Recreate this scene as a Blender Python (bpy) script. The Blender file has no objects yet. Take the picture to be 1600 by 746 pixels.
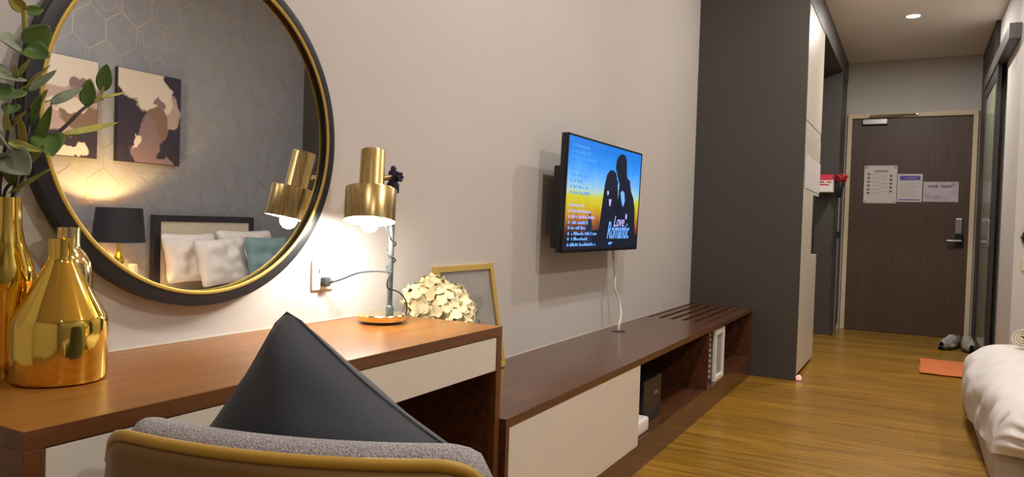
import bpy, bmesh, math, random
from mathutils import Vector, Matrix, noise
random.seed(7)
S = bpy.context.scene
COL = S.collection
PI = math.pi

# ------------------------------------------------------------------ camera
YAW, PITCH, ROLL, CAM_Z = 0.499707, -0.022641, 0.031886, 1.0245
cam = bpy.data.cameras.new('camera')
cam.sensor_width = 36.0
cam.lens = 1150 * 36 / 1600
cam.clip_start = 0.02
camo = bpy.data.objects.new('camera', cam)
COL.objects.link(camo)
fw = Vector((-math.sin(YAW) * math.cos(PITCH), math.cos(YAW) * math.cos(PITCH), math.sin(PITCH)))
rt = Vector((math.cos(YAW), math.sin(YAW), 0))
up = rt.cross(fw)
r2 = rt * math.cos(ROLL) + up * math.sin(ROLL)
u2 = -rt * math.sin(ROLL) + up * math.cos(ROLL)
M = Matrix((r2, u2, -fw)).transposed().to_4x4()
M.translation = (0, 0, CAM_Z)
camo.matrix_world = M
S.camera = camo

# ------------------------------------------------------------------ world, exposure
w = bpy.data.worlds.new('world')
w.use_nodes = True
w.node_tree.nodes['Background'].inputs[0].default_value = (1.0, 0.86, 0.7, 1)
w.node_tree.nodes['Background'].inputs[1].default_value = 0.03
S.world = w
S.view_settings.view_transform = 'Standard'
S.view_settings.look = 'None'
S.view_settings.gamma = 1.0
S.view_settings.use_curve_mapping = False
S.view_settings.exposure = 0.12
DOWNLIGHT_W = 34.0        # each recessed ceiling lamp
HALL_W = 30.0
BACK_W = 12.0
BULB_E = 330.0             # desk lamp bulb
BEDLAMP_E = 2000.0
WARM = (1.0, 0.945, 0.89)

# ------------------------------------------------------------------ materials
def srgb(r, g, b):
    f = lambda c: (c / 255 / 12.92) if c / 255 <= 0.04045 else ((c / 255 + 0.055) / 1.055) ** 2.4
    return (f(r), f(g), f(b), 1)

def mat(name, col, rough=0.5, metal=0.0, var=0.0, vscale=8.0, stretch=(1, 1, 1), bump=0.0, bscale=60.0,
        coat=0.0, emit=None, estr=0.0, col2=None, sheen=0.0, spec=None, coords='Object'):
    m = bpy.data.materials.new(name)
    m.use_nodes = True
    nt = m.node_tree
    b = nt.nodes['Principled BSDF']
    b.inputs['Base Color'].default_value = col
    b.inputs['Roughness'].default_value = rough
    b.inputs['Metallic'].default_value = metal
    if spec is not None: b.inputs['Specular IOR Level'].default_value = spec
    if coat:
        b.inputs['Coat Weight'].default_value = coat
        b.inputs['Coat Roughness'].default_value = 0.12
    if sheen:
        b.inputs['Sheen Weight'].default_value = sheen
        b.inputs['Sheen Roughness'].default_value = 0.4
    if emit:
        b.inputs['Emission Color'].default_value = emit
        b.inputs['Emission Strength'].default_value = estr
    tc = nt.nodes.new('ShaderNodeTexCoord')
    mp = nt.nodes.new('ShaderNodeMapping')
    mp.inputs['Scale'].default_value = stretch
    nt.links.new(tc.outputs[coords], mp.inputs[0])
    if var or col2:
        n = nt.nodes.new('ShaderNodeTexNoise')
        n.inputs['Scale'].default_value = vscale
        n.inputs['Detail'].default_value = 5
        nt.links.new(mp.outputs[0], n.inputs['Vector'])
        r = nt.nodes.new('ShaderNodeValToRGB')
        r.color_ramp.elements[0].position = 0.32
        r.color_ramp.elements[1].position = 0.68
        c1 = col2 if col2 else tuple(c * (1 - var) for c in col[:3]) + (1,)
        r.color_ramp.elements[0].color = c1
        r.color_ramp.elements[1].color = col if col2 else tuple(min(1, c * (1 + var)) for c in col[:3]) + (1,)
        nt.links.new(n.outputs['Fac'], r.inputs[0])
        nt.links.new(r.outputs[0], b.inputs['Base Color'])
    if bump:
        n2 = nt.nodes.new('ShaderNodeTexNoise')
        n2.inputs['Scale'].default_value = bscale
        n2.inputs['Detail'].default_value = 3
        nt.links.new(mp.outputs[0], n2.inputs['Vector'])
        bp = nt.nodes.new('ShaderNodeBump')
        bp.inputs['Strength'].default_value = bump
        bp.inputs['Distance'].default_value = 0.004
        nt.links.new(n2.outputs['Fac'], bp.inputs['Height'])
        nt.links.new(bp.outputs[0], b.inputs['Normal'])
    return m

def floor_mat():
    m = bpy.data.materials.new('laminate_boards')
    m.use_nodes = True
    nt = m.node_tree; L = nt.links; N = nt.nodes.new
    b = nt.nodes['Principled BSDF']
    g = N('ShaderNodeNewGeometry')
    sx = N('ShaderNodeSeparateXYZ'); L.new(g.outputs['Position'], sx.inputs[0])
    def math_(op, a, v=None):
        n = N('ShaderNodeMath'); n.operation = op
        if isinstance(a, (int, float)): n.inputs[0].default_value = a
        else: L.new(a, n.inputs[0])
        if v is not None:
            if isinstance(v, (int, float)): n.inputs[1].default_value = v
            else: L.new(v, n.inputs[1])
        return n.outputs[0]
    row = math_('FLOOR', math_('DIVIDE', sx.outputs['Y'], 0.12))
    wn = N('ShaderNodeTexWhiteNoise'); wn.noise_dimensions = '1D'; L.new(row, wn.inputs['W'])
    off = math_('MULTIPLY', wn.outputs['Value'], 7.0)
    cx = N('ShaderNodeCombineXYZ')
    L.new(math_('ADD', math_('MULTIPLY', sx.outputs['X'], 1.3), off), cx.inputs[0])
    L.new(math_('MULTIPLY', sx.outputs['Y'], 22.0), cx.inputs[1])
    n = N('ShaderNodeTexNoise'); n.inputs['Scale'].default_value = 1.6; n.inputs['Detail'].default_value = 6
    n.inputs['Distortion'].default_value = 0.6
    L.new(cx.outputs[0], n.inputs['Vector'])
    r = N('ShaderNodeValToRGB')
    r.color_ramp.elements[0].position = 0.3; r.color_ramp.elements[0].color = (0.175, 0.082, 0.008, 1)
    r.color_ramp.elements[1].position = 0.72; r.color_ramp.elements[1].color = (0.43, 0.222, 0.020, 1)
    L.new(n.outputs['Fac'], r.inputs[0])
    mx = N('ShaderNodeMix'); mx.data_type = 'RGBA'; mx.blend_type = 'MULTIPLY'; mx.inputs[0].default_value = 1.0
    L.new(r.outputs[0], mx.inputs[6])
    v = math_('ADD', math_('MULTIPLY', wn.outputs['Value'], 0.30), 0.82)
    cc = N('ShaderNodeCombineColor')
    for i in range(3): L.new(v, cc.inputs[i])
    L.new(cc.outputs[0], mx.inputs[7])
    L.new(mx.outputs[2], b.inputs['Base Color'])
    b.inputs['Roughness'].default_value = 0.3
    bp = N('ShaderNodeBump'); bp.inputs['Strength'].default_value = 0.08; bp.inputs['Distance'].default_value = 0.003
    L.new(n.outputs['Fac'], bp.inputs['Height']); L.new(bp.outputs[0], b.inputs['Normal'])
    return m

MT = {}
MT['wall'] = mat('painted_wall', (0.525, 0.492, 0.462, 1), 0.75, var=0.02, vscale=1.5, bump=0.05, bscale=180)
MT['ceiling'] = mat('ceiling_paint', (0.86, 0.82, 0.76, 1), 0.9, var=0.02, vscale=2)
MT['trim'] = mat('cream_trim', (0.62, 0.50, 0.33, 1), 0.5, var=0.03)
MT['floor'] = floor_mat()
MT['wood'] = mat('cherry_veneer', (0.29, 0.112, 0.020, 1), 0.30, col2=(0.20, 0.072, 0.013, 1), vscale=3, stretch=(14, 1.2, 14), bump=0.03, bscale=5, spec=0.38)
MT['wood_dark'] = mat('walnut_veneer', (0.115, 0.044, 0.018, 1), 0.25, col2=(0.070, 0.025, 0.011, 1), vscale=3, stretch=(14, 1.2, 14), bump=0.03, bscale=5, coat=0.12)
MT['door_wood'] = mat('brown_door_laminate', (0.082, 0.046, 0.029, 1), 0.5, col2=(0.060, 0.033, 0.021, 1), vscale=3, stretch=(18, 18, 1), bump=0.04, bscale=4)
MT['white_lam'] = mat('white_laminate', (0.66, 0.60, 0.51, 1), 0.35, var=0.01)
MT['cream_lam'] = mat('cream_laminate', (0.63, 0.56, 0.46, 1), 0.35, var=0.015, vscale=2)
MT['grey_lam'] = mat('charcoal_laminate', (0.060, 0.053, 0.046, 1), 0.42, var=0.04, vscale=2)
MT['grey_dark'] = mat('dark_grey_laminate', (0.028, 0.025, 0.023, 1), 0.45, var=0.04, vscale=2)
MT['black'] = mat('black_paint', (0.010, 0.010, 0.013, 1), 0.35, var=0.1)
MT['black_gloss'] = mat('black_gloss_plastic', (0.008, 0.008, 0.009, 1), 0.15, var=0.1)
MT['gold'] = mat('polished_gold', (0.95, 0.66, 0.13, 1), 0.06, 1.0, var=0.04, vscale=4)
MT['gold_pale'] = mat('pale_gold', (0.86, 0.66, 0.32, 1), 0.10, 1.0, var=0.04, vscale=4)
MT['gold_base'] = mat('bright_gold_base', (0.92, 0.76, 0.40, 1), 0.16, 1.0, var=0.04, vscale=4)
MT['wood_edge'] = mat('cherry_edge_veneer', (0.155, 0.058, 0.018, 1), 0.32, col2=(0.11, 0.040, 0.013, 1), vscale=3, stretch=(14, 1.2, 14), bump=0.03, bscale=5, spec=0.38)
MT['gold_rim'] = mat('gold_paint_rim', (0.60, 0.42, 0.10, 1), 0.38, 0.8, var=0.05)
MT['brass'] = mat('brushed_brass', (0.74, 0.55, 0.25, 1), 0.27, 1.0, col2=(0.54, 0.38, 0.16, 1), vscale=6, stretch=(30, 30, 0.4))
MT['frame_gold'] = mat('matt_gold_frame', (0.66, 0.46, 0.13, 1), 0.38, 0.5, var=0.06)
MT['mirror'] = mat('mirror_silver', (0.88, 0.89, 0.90, 1), 0.0, 1.0)
MT['steel'] = mat('grey_steel', (0.38, 0.38, 0.38, 1), 0.3, 0.9, var=0.04)
MT['pole'] = mat('gunmetal_pole', (0.10, 0.12, 0.125, 1), 0.35, 0.5, var=0.05)
MT['navy'] = mat('navy_knob', (0.02, 0.022, 0.06, 1), 0.35, 0.3, var=0.1)
MT['shade_in'] = mat('white_enamel', (0.85, 0.80, 0.72, 1), 0.4)
MT['white_plastic'] = mat('white_plastic', (0.75, 0.72, 0.66, 1), 0.35, var=0.02)
MT['grey_plastic'] = mat('grey_plastic', (0.30, 0.29, 0.27, 1), 0.4, var=0.04)
MT['cable_grey'] = mat('grey_cable', (0.022, 0.026, 0.03, 1), 0.7, var=0.05)
MT['bulb'] = mat('lit_bulb', (1, 0.95, 0.85, 1), 0.4, emit=(1.0, 0.95, 0.85, 1), estr=BULB_E)
MT['bulb_bed'] = mat('lit_bedside_bulb', (1, 0.9, 0.7, 1), 0.4, emit=(1.0, 0.62, 0.22, 1), estr=BEDLAMP_E)
MT['led'] = mat('downlight_diffuser', (1, 0.95, 0.85, 1), 0.4, emit=(1.0, 0.90, 0.72, 1), estr=14)
MT['velvet'] = mat('mustard_velvet', (0.20, 0.100, 0.016, 1), 0.7, col2=(0.14, 0.068, 0.011, 1), vscale=7, sheen=0.2, bump=0.1, bscale=200)
MT['piping'] = mat('mustard_piping', (0.42, 0.235, 0.014, 1), 0.6, var=0.05, sheen=0.3)
MT['cushion'] = mat('slate_velvet', (0.040, 0.044, 0.051, 1), 0.85, var=0.08, vscale=7, sheen=0.12, bump=0.15, bscale=90)
MT['teal'] = mat('teal_fabric', (0.17, 0.27, 0.28, 1), 0.8, var=0.06, bump=0.2, bscale=120)
MT['linen'] = mat('white_linen', (0.70, 0.665, 0.63, 1), 0.85, var=0.03, vscale=5, bump=0.25, bscale=28)
MT['linen_base'] = mat('cream_bed_cover', (0.55, 0.48, 0.39, 1), 0.85, var=0.03, vscale=5, bump=0.1, bscale=50)
MT['towel'] = mat('cream_terry', (0.72, 0.64, 0.50, 1), 0.95, var=0.06, vscale=60, bump=0.6, bscale=300)
MT['wallpaper'] = mat('grey_wallpaper', (0.235, 0.240, 0.265, 1), 0.6, var=0.06, vscale=12, bump=0.1, bscale=120)
MT['wp_gold'] = mat('gold_foil_print', (0.38, 0.34, 0.25, 1), 0.4, 0.4, var=0.1)
MT['lampshade'] = mat('black_lampshade', (0.012, 0.012, 0.016, 1), 0.6, var=0.1, bump=0.1, bscale=200)
MT['shade_gold'] = mat('gold_shade_lining', (0.75, 0.50, 0.12, 1), 0.4, 0.6)
MT['headboard'] = mat('dark_headboard_frame', (0.020, 0.017, 0.024, 1), 0.35, var=0.1)
MT['headpanel'] = mat('cream_headboard_panel', (0.60, 0.53, 0.41, 1), 0.6, var=0.03)
MT['paper'] = mat('white_paper', (0.60, 0.55, 0.53, 1), 0.7, var=0.03, vscale=20)
MT['paper_lilac'] = mat('lilac_paper', (0.58, 0.53, 0.57, 1), 0.7, col2=(0.42, 0.36, 0.42, 1), vscale=9)
MT['ink'] = mat('grey_ink', (0.14, 0.12, 0.13, 1), 0.7, var=0.1)
MT['ink_soft'] = mat('pale_ink', (0.38, 0.34, 0.35, 1), 0.7, var=0.1)
MT['ink_blue'] = mat('blue_ink', (0.07, 0.07, 0.36, 1), 0.6, var=0.05)
MT['ink_pink'] = mat('pink_ink', (0.45, 0.16, 0.30, 1), 0.6, var=0.05)
MT['red'] = mat('red_petal', (0.40, 0.018, 0.016, 1), 0.6, var=0.2, vscale=30)
MT['carton_red'] = mat('red_carton', (0.52, 0.03, 0.06, 1), 0.5, var=0.1)
MT['rug'] = mat('orange_rug', (0.60, 0.17, 0.045, 1), 0.95, var=0.12, vscale=30, bump=0.6, bscale=150)
MT['shoe'] = mat('grey_shoe_fabric', (0.30, 0.28, 0.25, 1), 0.8, var=0.3, vscale=25)
MT['shoe_lime'] = mat('lime_shoe_fabric', (0.30, 0.32, 0.06, 1), 0.7, var=0.2, vscale=25)
MT['sole'] = mat('shoe_sole', (0.035, 0.03, 0.03, 1), 0.7, var=0.1)
MT['leaf'] = mat('green_leaf', (0.12, 0.20, 0.038, 1), 0.36, col2=(0.065, 0.115, 0.028, 1), vscale=25, spec=0.4)
MT['leaf_grey'] = mat('greygreen_leaf', (0.27, 0.31, 0.21, 1), 0.45, col2=(0.15, 0.19, 0.12, 1), vscale=22)
MT['leaf_olive'] = mat('olive_leaf', (0.48, 0.45, 0.10, 1), 0.42, col2=(0.28, 0.27, 0.06, 1), vscale=25)
MT['stem'] = mat('dark_stem', (0.035, 0.022, 0.026, 1), 0.6, var=0.2, vscale=40)
MT['stem_green'] = mat('yellow_green_twig', (0.30, 0.25, 0.05, 1), 0.5, var=0.15, vscale=40)
MT['petal'] = mat('cream_petal', (0.78, 0.68, 0.42, 1), 0.7, var=0.08, vscale=40)
MT['lavender'] = mat('lavender_print', (0.17, 0.14, 0.22, 1), 0.7, var=0.15, vscale=60)
MT['led_red'] = mat('red_indicator', (0.8, 0.3, 0.25, 1), 0.3, emit=(1, 0.45, 0.4, 1), estr=0.7)

def glass_mat(name, col, rough=0.0):
    m = bpy.data.materials.new(name); m.use_nodes = True
    b = m.node_tree.nodes['Principled BSDF']
    b.inputs['Base Color'].default_value = col
    b.inputs['Transmission Weight'].default_value = 1.0
    b.inputs['Roughness'].default_value = rough
    b.inputs['IOR'].default_value = 1.45
    return m
MT['glass'] = glass_mat('clear_glass', (0.97, 0.98, 0.97, 1))
MT['frosted'] = mat('frosted_green_glass', (0.34, 0.37, 0.27, 1), 0.18, var=0.05, vscale=3)
MT['frosted'].node_tree.nodes['Principled BSDF'].inputs['Transmission Weight'].default_value = 0.35

# ------------------------------------------------------------------ mesh helpers
class MB:
    def __init__(s): s.bm = bmesh.new(); s.mi = 0
    def _tag(s, faces):
        for f in faces: f.material_index = s.mi
    def box(s, x0, x1, y0, y1, z0, z1, bev=0.0, seg=2):
        r = bmesh.ops.create_cube(s.bm, size=1.0)
        vs = r['verts']
        for v in vs:
            v.co = Vector(((x0 + x1) / 2 + v.co.x * (x1 - x0), (y0 + y1) / 2 + v.co.y * (y1 - y0), (z0 + z1) / 2 + v.co.z * (z1 - z0)))
        fs = list({f for v in vs for f in v.link_faces}); s._tag(fs)
        if bev:
            es = list({e for v in vs for e in v.link_edges})
            q = bmesh.ops.bevel(s.bm, geom=es, offset=bev, segments=seg, affect='EDGES', profile=0.5)
            s._tag(q['faces'])
            vs = list({v for f in q['faces'] for v in f.verts} | {v for v in vs if v.is_valid})
        return vs
    def obox(s, c, ax, hx, hy, hz, bev=0.0):
        """box with half sizes hx,hy,hz in the frame ax (3 unit vectors) about c"""
        vs = s.box(-hx, hx, -hy, hy, -hz, hz, bev)
        m = Matrix(ax).transposed()
        for v in vs: v.co = m @ v.co + Vector(c)
        return vs
    def lathe(s, prof, c=(0, 0, 0), n=32, axis=(0, 0, 1), rfun=None, cap0=True, cap1=True):
        """prof: list of (r, h) along axis"""
        a = Vector(axis).normalized()
        t = Vector((1, 0, 0)) if abs(a.x) < 0.9 else Vector((0, 1, 0))
        e1 = a.cross(t).normalized(); e2 = a.cross(e1)
        c = Vector(c); rings = []
        for (r, h) in prof:
            ring = []
            for i in range(n):
                th = 2 * PI * i / n
                rr = r * (rfun(th, h) if rfun else 1)
                ring.append(s.bm.verts.new(c + a * h + e1 * (rr * math.cos(th)) + e2 * (rr * math.sin(th))))
            rings.append(ring)
        fs = []
        for j in range(len(rings) - 1):
            for i in range(n):
                fs.append(s.bm.faces.new((rings[j][i], rings[j][(i + 1) % n], rings[j + 1][(i + 1) % n], rings[j + 1][i])))
        if cap0: fs.append(s.bm.faces.new(rings[0]))
        if cap1: fs.append(s.bm.faces.new(rings[-1]))
        s._tag(fs)
        return [v for r_ in rings for v in r_]
    def tube(s, pts, r, n=8, smooth_n=0, taper=None):
        P = [Vector(p) for p in pts]
        if smooth_n and len(P) > 2: P = crom(P, smooth_n)
        rings = []
        prev = None
        for i, p in enumerate(P):
            d = (P[min(i + 1, len(P) - 1)] - P[max(i - 1, 0)]).normalized()
            if prev is None:
                t = Vector((0, 0, 1)) if abs(d.z) < 0.9 else Vector((1, 0, 0))
                e1 = d.cross(t).normalized()
            else:
                e1 = (prev - d * prev.dot(d)).normalized()
            prev = e1; e2 = d.cross(e1)
            rr = r if taper is None else r + (taper - r) * i / (len(P) - 1)
            rings.append([s.bm.verts.new(p + e1 * rr * math.cos(2 * PI * k / n) + e2 * rr * math.sin(2 * PI * k / n)) for k in range(n)])
        fs = []
        for j in range(len(rings) - 1):
            for i in range(n):
                fs.append(s.bm.faces.new((rings[j][i], rings[j][(i + 1) % n], rings[j + 1][(i + 1) % n], rings[j + 1][i])))
        fs.append(s.bm.faces.new(rings[0])); fs.append(s.bm.faces.new(rings[-1]))
        s._tag(fs)
    def prism(s, poly, f, n):
        """poly: 3D points in order; extruded by vector n"""
        n = Vector(n)
        a = [s.bm.verts.new(Vector(p)) for p in poly]
        b = [s.bm.verts.new(Vector(p) + n) for p in poly]
        fs = [s.bm.faces.new(a), s.bm.faces.new(list(reversed(b)))]
        k = len(a)
        for i in range(k):
            fs.append(s.bm.faces.new((a[i], b[i], b[(i + 1) % k], a[(i + 1) % k])))
        s._tag(fs)
    def grid(s, fn, nu, nv, closed_u=False):
        V = [[s.bm.verts.new(fn(i / nu, j / nv)) for j in range(nv + 1)] for i in range(nu + (0 if closed_u else 1))]
        fs = []
        m = len(V)
        for i in range(nu):
            for j in range(nv):
                fs.append(s.bm.faces.new((V[i][j], V[(i + 1) % m][j], V[(i + 1) % m][j + 1], V[i][j + 1])))
        s._tag(fs)
        return V
    def sphere(s, c, r, seg=16, sc=(1, 1, 1)):
        q = bmesh.ops.create_uvsphere(s.bm, u_segments=seg, v_segments=max(6, seg // 2), radius=r)
        for v in q['verts']: v.co = Vector((v.co.x * sc[0] + c[0], v.co.y * sc[1] + c[1], v.co.z * sc[2] + c[2]))
        s._tag({f for v in q['verts'] for f in v.link_faces})
        return q['verts']
    def build(s, name, mats, parent=None, smooth=None, origin=None, solid=0.0):
        if not isinstance(mats, (list, tuple)): mats = [mats]
        bmesh.ops.remove_doubles(s.bm, verts=s.bm.verts, dist=1e-6)
        bmesh.ops.recalc_face_normals(s.bm, faces=s.bm.faces)
        if smooth is not None:
            for f in s.bm.faces: f.smooth = True
            ca = math.cos(math.radians(smooth))
            for e in s.bm.edges:
                if len(e.link_faces) == 2:
                    e.smooth = e.link_faces[0].normal.dot(e.link_faces[1].normal) > ca
        po = Vector((0, 0, 0))
        if parent is not None:
            po = parent_world(parent)
        o_ = Vector(origin) if origin is not None else None
        if o_ is None and parent is None:
            xs = [v.co for v in s.bm.verts]
            mn = [min(c[i] for c in xs) for i in range(3)]; mx = [max(c[i] for c in xs) for i in range(3)]
            o_ = Vector(((mn[0] + mx[0]) / 2, (mn[1] + mx[1]) / 2, mn[2]))
        if o_ is None: o_ = po
        for v in s.bm.verts: v.co -= o_
        me = bpy.data.meshes.new(name)
        s.bm.to_mesh(me); s.bm.free()
        for m in mats: me.materials.append(m)
        o = bpy.data.objects.new(name, me)
        COL.objects.link(o)
        if parent is not None:
            o.parent = parent
        o.location = o_ - po
        if solid:
            md = o.modifiers.new('solid', 'SOLIDIFY'); md.thickness = solid; md.offset = 0
        return o

def parent_world(p):
    v = Vector(p.location)
    while p.parent: p = p.parent; v += Vector(p.location)
    return v

def crom(P, n):
    out = []
    Q = [P[0] * 2 - P[1]] + P + [P[-1] * 2 - P[-2]]
    for i in range(1, len(Q) - 2):
        for k in range(n):
            t = k / n
            a, b, c, d = Q[i - 1], Q[i], Q[i + 1], Q[i + 2]
            out.append(0.5 * ((2 * b) + (c - a) * t + (2 * a - 5 * b + 4 * c - d) * t * t + (3 * b - a - 3 * c + d) * t ** 3))
    out.append(P[-1])
    return out

def thing(name, label, cat, loc, group=None):
    o = bpy.data.objects.new(name, None); COL.objects.link(o)
    o.location = loc; o.empty_display_size = 0.1
    o['label'] = label; o['category'] = cat
    if group: o['group'] = group
    return o
def tag(o, label, cat, group=None):
    o['label'] = label; o['category'] = cat
    if group: o['group'] = group
    return o
def struct(o, label=None):
    o['kind'] = 'structure'
    if label: o['label'] = label
    return o
def B(*a, **k):
    m = MB(); m.box(*a, **k); return m

ZC = 2.815          # corridor ceiling
ZR = 3.20           # room ceiling
# ------------------------------------------------------------------ room shell
def build_floor():
    m = MB()
    m.box(-1.42, 2.6, -2.6, 1.32, -0.10, 0.0)
    m.box(-1.42, 2.6, 1.32, 4.92, -0.10, -0.012)
    m.box(-1.42, 2.6, 4.92, 8.62, -0.10, 0.0)
    fl = struct(m.build('floor', MT['floor']), 'honey brown laminate floor of boards laid across the room')
    base = {}
    rng = random.Random(3)
    for row in range(11, 41):
        y0 = row * 0.12
        st = -1.42 - rng.random() * 1.1
        x = st
        while x < 0.62:
            x1 = x + 1.22
            a, b = max(x, -1.42), min(x1, 0.62)
            if b - a > 0.05 and b > -1.0:
                bm_ = MB()
                dz = rng.uniform(-0.0002, 0.0)
                bm_.box(a + 0.0003, b - 0.0003, y0 + 0.0004, y0 + 0.1196, -0.0118, dz, bev=0.0007, seg=1)
                bm_.build('plank', MT['floor'], fl, origin=((a + b) / 2, y0 + 0.06, 0))
            x = x1
    # right of the planks, under the bed, plain infill of the same boards
    m = MB(); m.box(0.621, 2.6, 1.32, 4.92, -0.0119, -0.0002)
    m.build('board_field', MT['floor'], fl)
build_floor()

m = MB(); m.box(-1.42, 2.6, -2.6, 5.65, ZR, ZR + 0.1)
struct(m.build('ceiling', MT['ceiling']), 'plain beige room ceiling')
struct(B(-1.42, 0.56, 5.34, 8.62, ZC, ZR - 0.001).build('ceiling', MT['ceiling']), 'lower beige corridor ceiling')
struct(B(-1.52, -1.42, -2.6, 8.62, -0.1, ZR + 0.1).build('wall_left', MT['wall']), 'beige painted wall carrying the mirror and the television')
m = MB()
m.box(-1.42, -0.662, 8.56, 8.66, 0, ZC); m.box(0.512, 0.56, 8.56, 8.66, 0, ZC); m.box(-0.662, 0.512, 8.56, 8.66, 2.272, ZC)
struct(m.build('wall_far', MT['wall']), 'beige wall above and around the entrance door')
struct(B(0.56, 0.66, 5.65, 8.66, 0, ZR).build('wall_right', MT['wall']), 'beige corridor side wall behind the sliding door')
struct(B(0.66, 2.6, 5.65, 5.75, 0, ZR).build('wall_side', MT['wall']), 'beige wall facing the camera beyond the bed')
wb = struct(B(2.6, 2.7, -2.6, 5.75, -0.1, ZR + 0.1).build('wall_bed', MT['wallpaper']), 'grey wallpapered wall with gold hexagon lines behind the bed')
struct(B(-1.42, 2.6, -2.7, -2.6, -0.1, ZR + 0.1).build('wall_near', MT['wall']), 'beige wall behind the camera')
struct(B(0.528, 0.559, 7.25, 8.555, 0.001, ZC - 0.001).build('trim_1', MT['grey_dark']), 'dark panel on the corridor wall beside the door')
struct(B(2.05, 2.598, 5.45, 5.648, 0.001, ZC - 0.3).build('trim_2', MT['grey_lam']), 'dark panel seen at the right edge of the mirror')

# wallpaper print: hexagon outlines
def hexes():
    m = MB()
    W, Hh = 0.25, 0.335
    def strip(p, q, w=0.0035):
        p = Vector((2.5992, p[0], p[1])); q = Vector((2.5992, q[0], q[1]))
        d = (q - p).normalized(); n = Vector((0, -d.z, d.y)) * w / 2
        vs = [m.bm.verts.new(v) for v in (p - n, q - n, q + n, p + n)]
        m.bm.faces.new(vs)
    rng = random.Random(5)
    row = 0
    z = 0.2
    step = Hh * 0.72
    while z < ZR - 0.2:
        y = 0.9 + (W / 2 if row % 2 else 0)
        while y < 5.4:
            def pts(k):
                a, b = W / 2 * k, Hh / 2 * k
                q = b * 0.44 if k == 1 else b * 0.44
                return [(y, z + b), (y + a, z + q), (y + a, z - q), (y, z - b), (y - a, z - q), (y - a, z + q)]
            P = pts(0.98)
            for i in range(6): strip(P[i], P[(i + 1) % 6])
            t = rng.random()
            if t < 0.35:
                Q = pts(0.62)
                for i in range(6): strip(Q[i], Q[(i + 1) % 6])
            elif t < 0.75:
                Q = pts(0.78); R = pts(0.55); k0 = rng.choice((0, 1, 3, 4))
                ids = [(k0 + j) % 6 for j in range(3)]
                for j in range(2):
                    strip(Q[ids[j]], Q[ids[j + 1]]); strip(R[ids[j]], R[ids[j + 1]])
                strip(Q[ids[0]], R[ids[0]]); strip(Q[ids[2]], R[ids[2]])
            y += W
        z += step; row += 1
    o = m.build('wallpaper_print', MT['wp_gold'], wb)
    o['kind'] = 'stuff'
    o['label'] = 'gold hexagon line print on the wallpaper'
hexes()

# skirting at the left wall, only above the furniture line it shows as a pale joint
m = MB(); m.box(-1.4198, -1.4175, 0.527, 1.78, 0.7345, 0.738); m.box(-1.4198, -1.4175, 1.785, 5.335, 0.4755, 0.479)
struct(m.build('trim_3', MT['white_lam']), 'pale sealant joint where the desk and bench meet the wall')

# entrance door
def door():
    d = MB(); d.box(-0.613, 0.464, 8.545, 8.59, 0.004, 2.218, bev=0.002)
    D = struct(d.build('door_1', MT['door_wood']), 'dark brown entrance door at the end of the corridor')
    m = MB()
    m.box(-0.66, -0.616, 8.52, 8.60, 0.001, 2.27, bev=0.004); m.box(0.467, 0.511, 8.52, 8.60, 0.001, 2.27, bev=0.004)
    m.box(-0.66, 0.511, 8.521, 8.60, 2.222, 2.271, bev=0.004)
    m.build('door_frame', MT['trim'], D)
    m = MB(); m.box(-0.52, -0.285, 8.505, 8.5449, 2.155, 2.213, bev=0.006)
    c = m.build('door_closer', MT['steel'], D, origin=(-0.4, 8.53, 2.18))
    m = MB(); m.tube([(-0.46, 8.51, 2.216), (-0.44, 8.475, 2.24), (-0.03, 8.50, 2.247)], 0.009, 8)
    m.box(-0.06, -0.01, 8.495, 8.521, 2.238, 2.256, bev=0.003)
    m.build('closer_arm', MT['steel'], c)
    m = MB(); m.box(0.352, 0.416, 8.515, 8.5449, 1.045, 1.20, bev=0.008)
    lk = m.build('lock_case', MT['steel'], D, origin=(0.385, 8.53, 1.1))
    m = MB(); m.box(0.356, 0.428, 8.522, 8.5449, 0.915, 1.044, bev=0.006)
    m.build('lock_plate', MT['black_gloss'], D)
    m = MB(); m.tube([(0.402, 8.525, 0.975), (0.402, 8.485, 0.975)], 0.011, 10)
    m.tube([(0.408, 8.485, 0.976), (0.285, 8.485, 0.974)], 0.0125, 10)
    m.build('door_handle', MT['steel'], D, smooth=40)
door()

# sliding door and its track
def sliding():
    m = MB()
    y0, y1, x0, x1, z1 = 6.55, 7.75, 0.500, 0.526, 2.318
    m.box(x0, x1, y0, y0 + 0.13, 0.012, z1, bev=0.002); m.box(x0, x1, y1 - 0.13, y1, 0.012, z1, bev=0.002)
    m.box(x0 + 0.001, x1 - 0.001, y0 + 0.12, y1 - 0.12, 0.012, 0.12); m.box(x0 + 0.001, x1 - 0.001, y0 + 0.12, y1 - 0.12, z1 - 0.09, z1)
    D = struct(m.build('door_2', MT['grey_dark']), 'dark framed sliding glass door on the corridor wall')
    m = MB(); m.box(0.508, 0.516, y0 + 0.125, y1 - 0.125, 0.115, z1 - 0.085)
    m.build('glass_pane', MT['frosted'], D)
    m = MB(); m.box(0.492, 0.559, 5.77, 7.75, 2.322, 2.425, bev=0.003)
    m.build('door_track', MT['grey_lam'], D)
    m = MB(); m.box(0.484, 0.499, y0 + 0.04, y0 + 0.06, 0.95, 1.15, bev=0.003)
    m.build('pull_handle', MT['steel'], D)
sliding()

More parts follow.
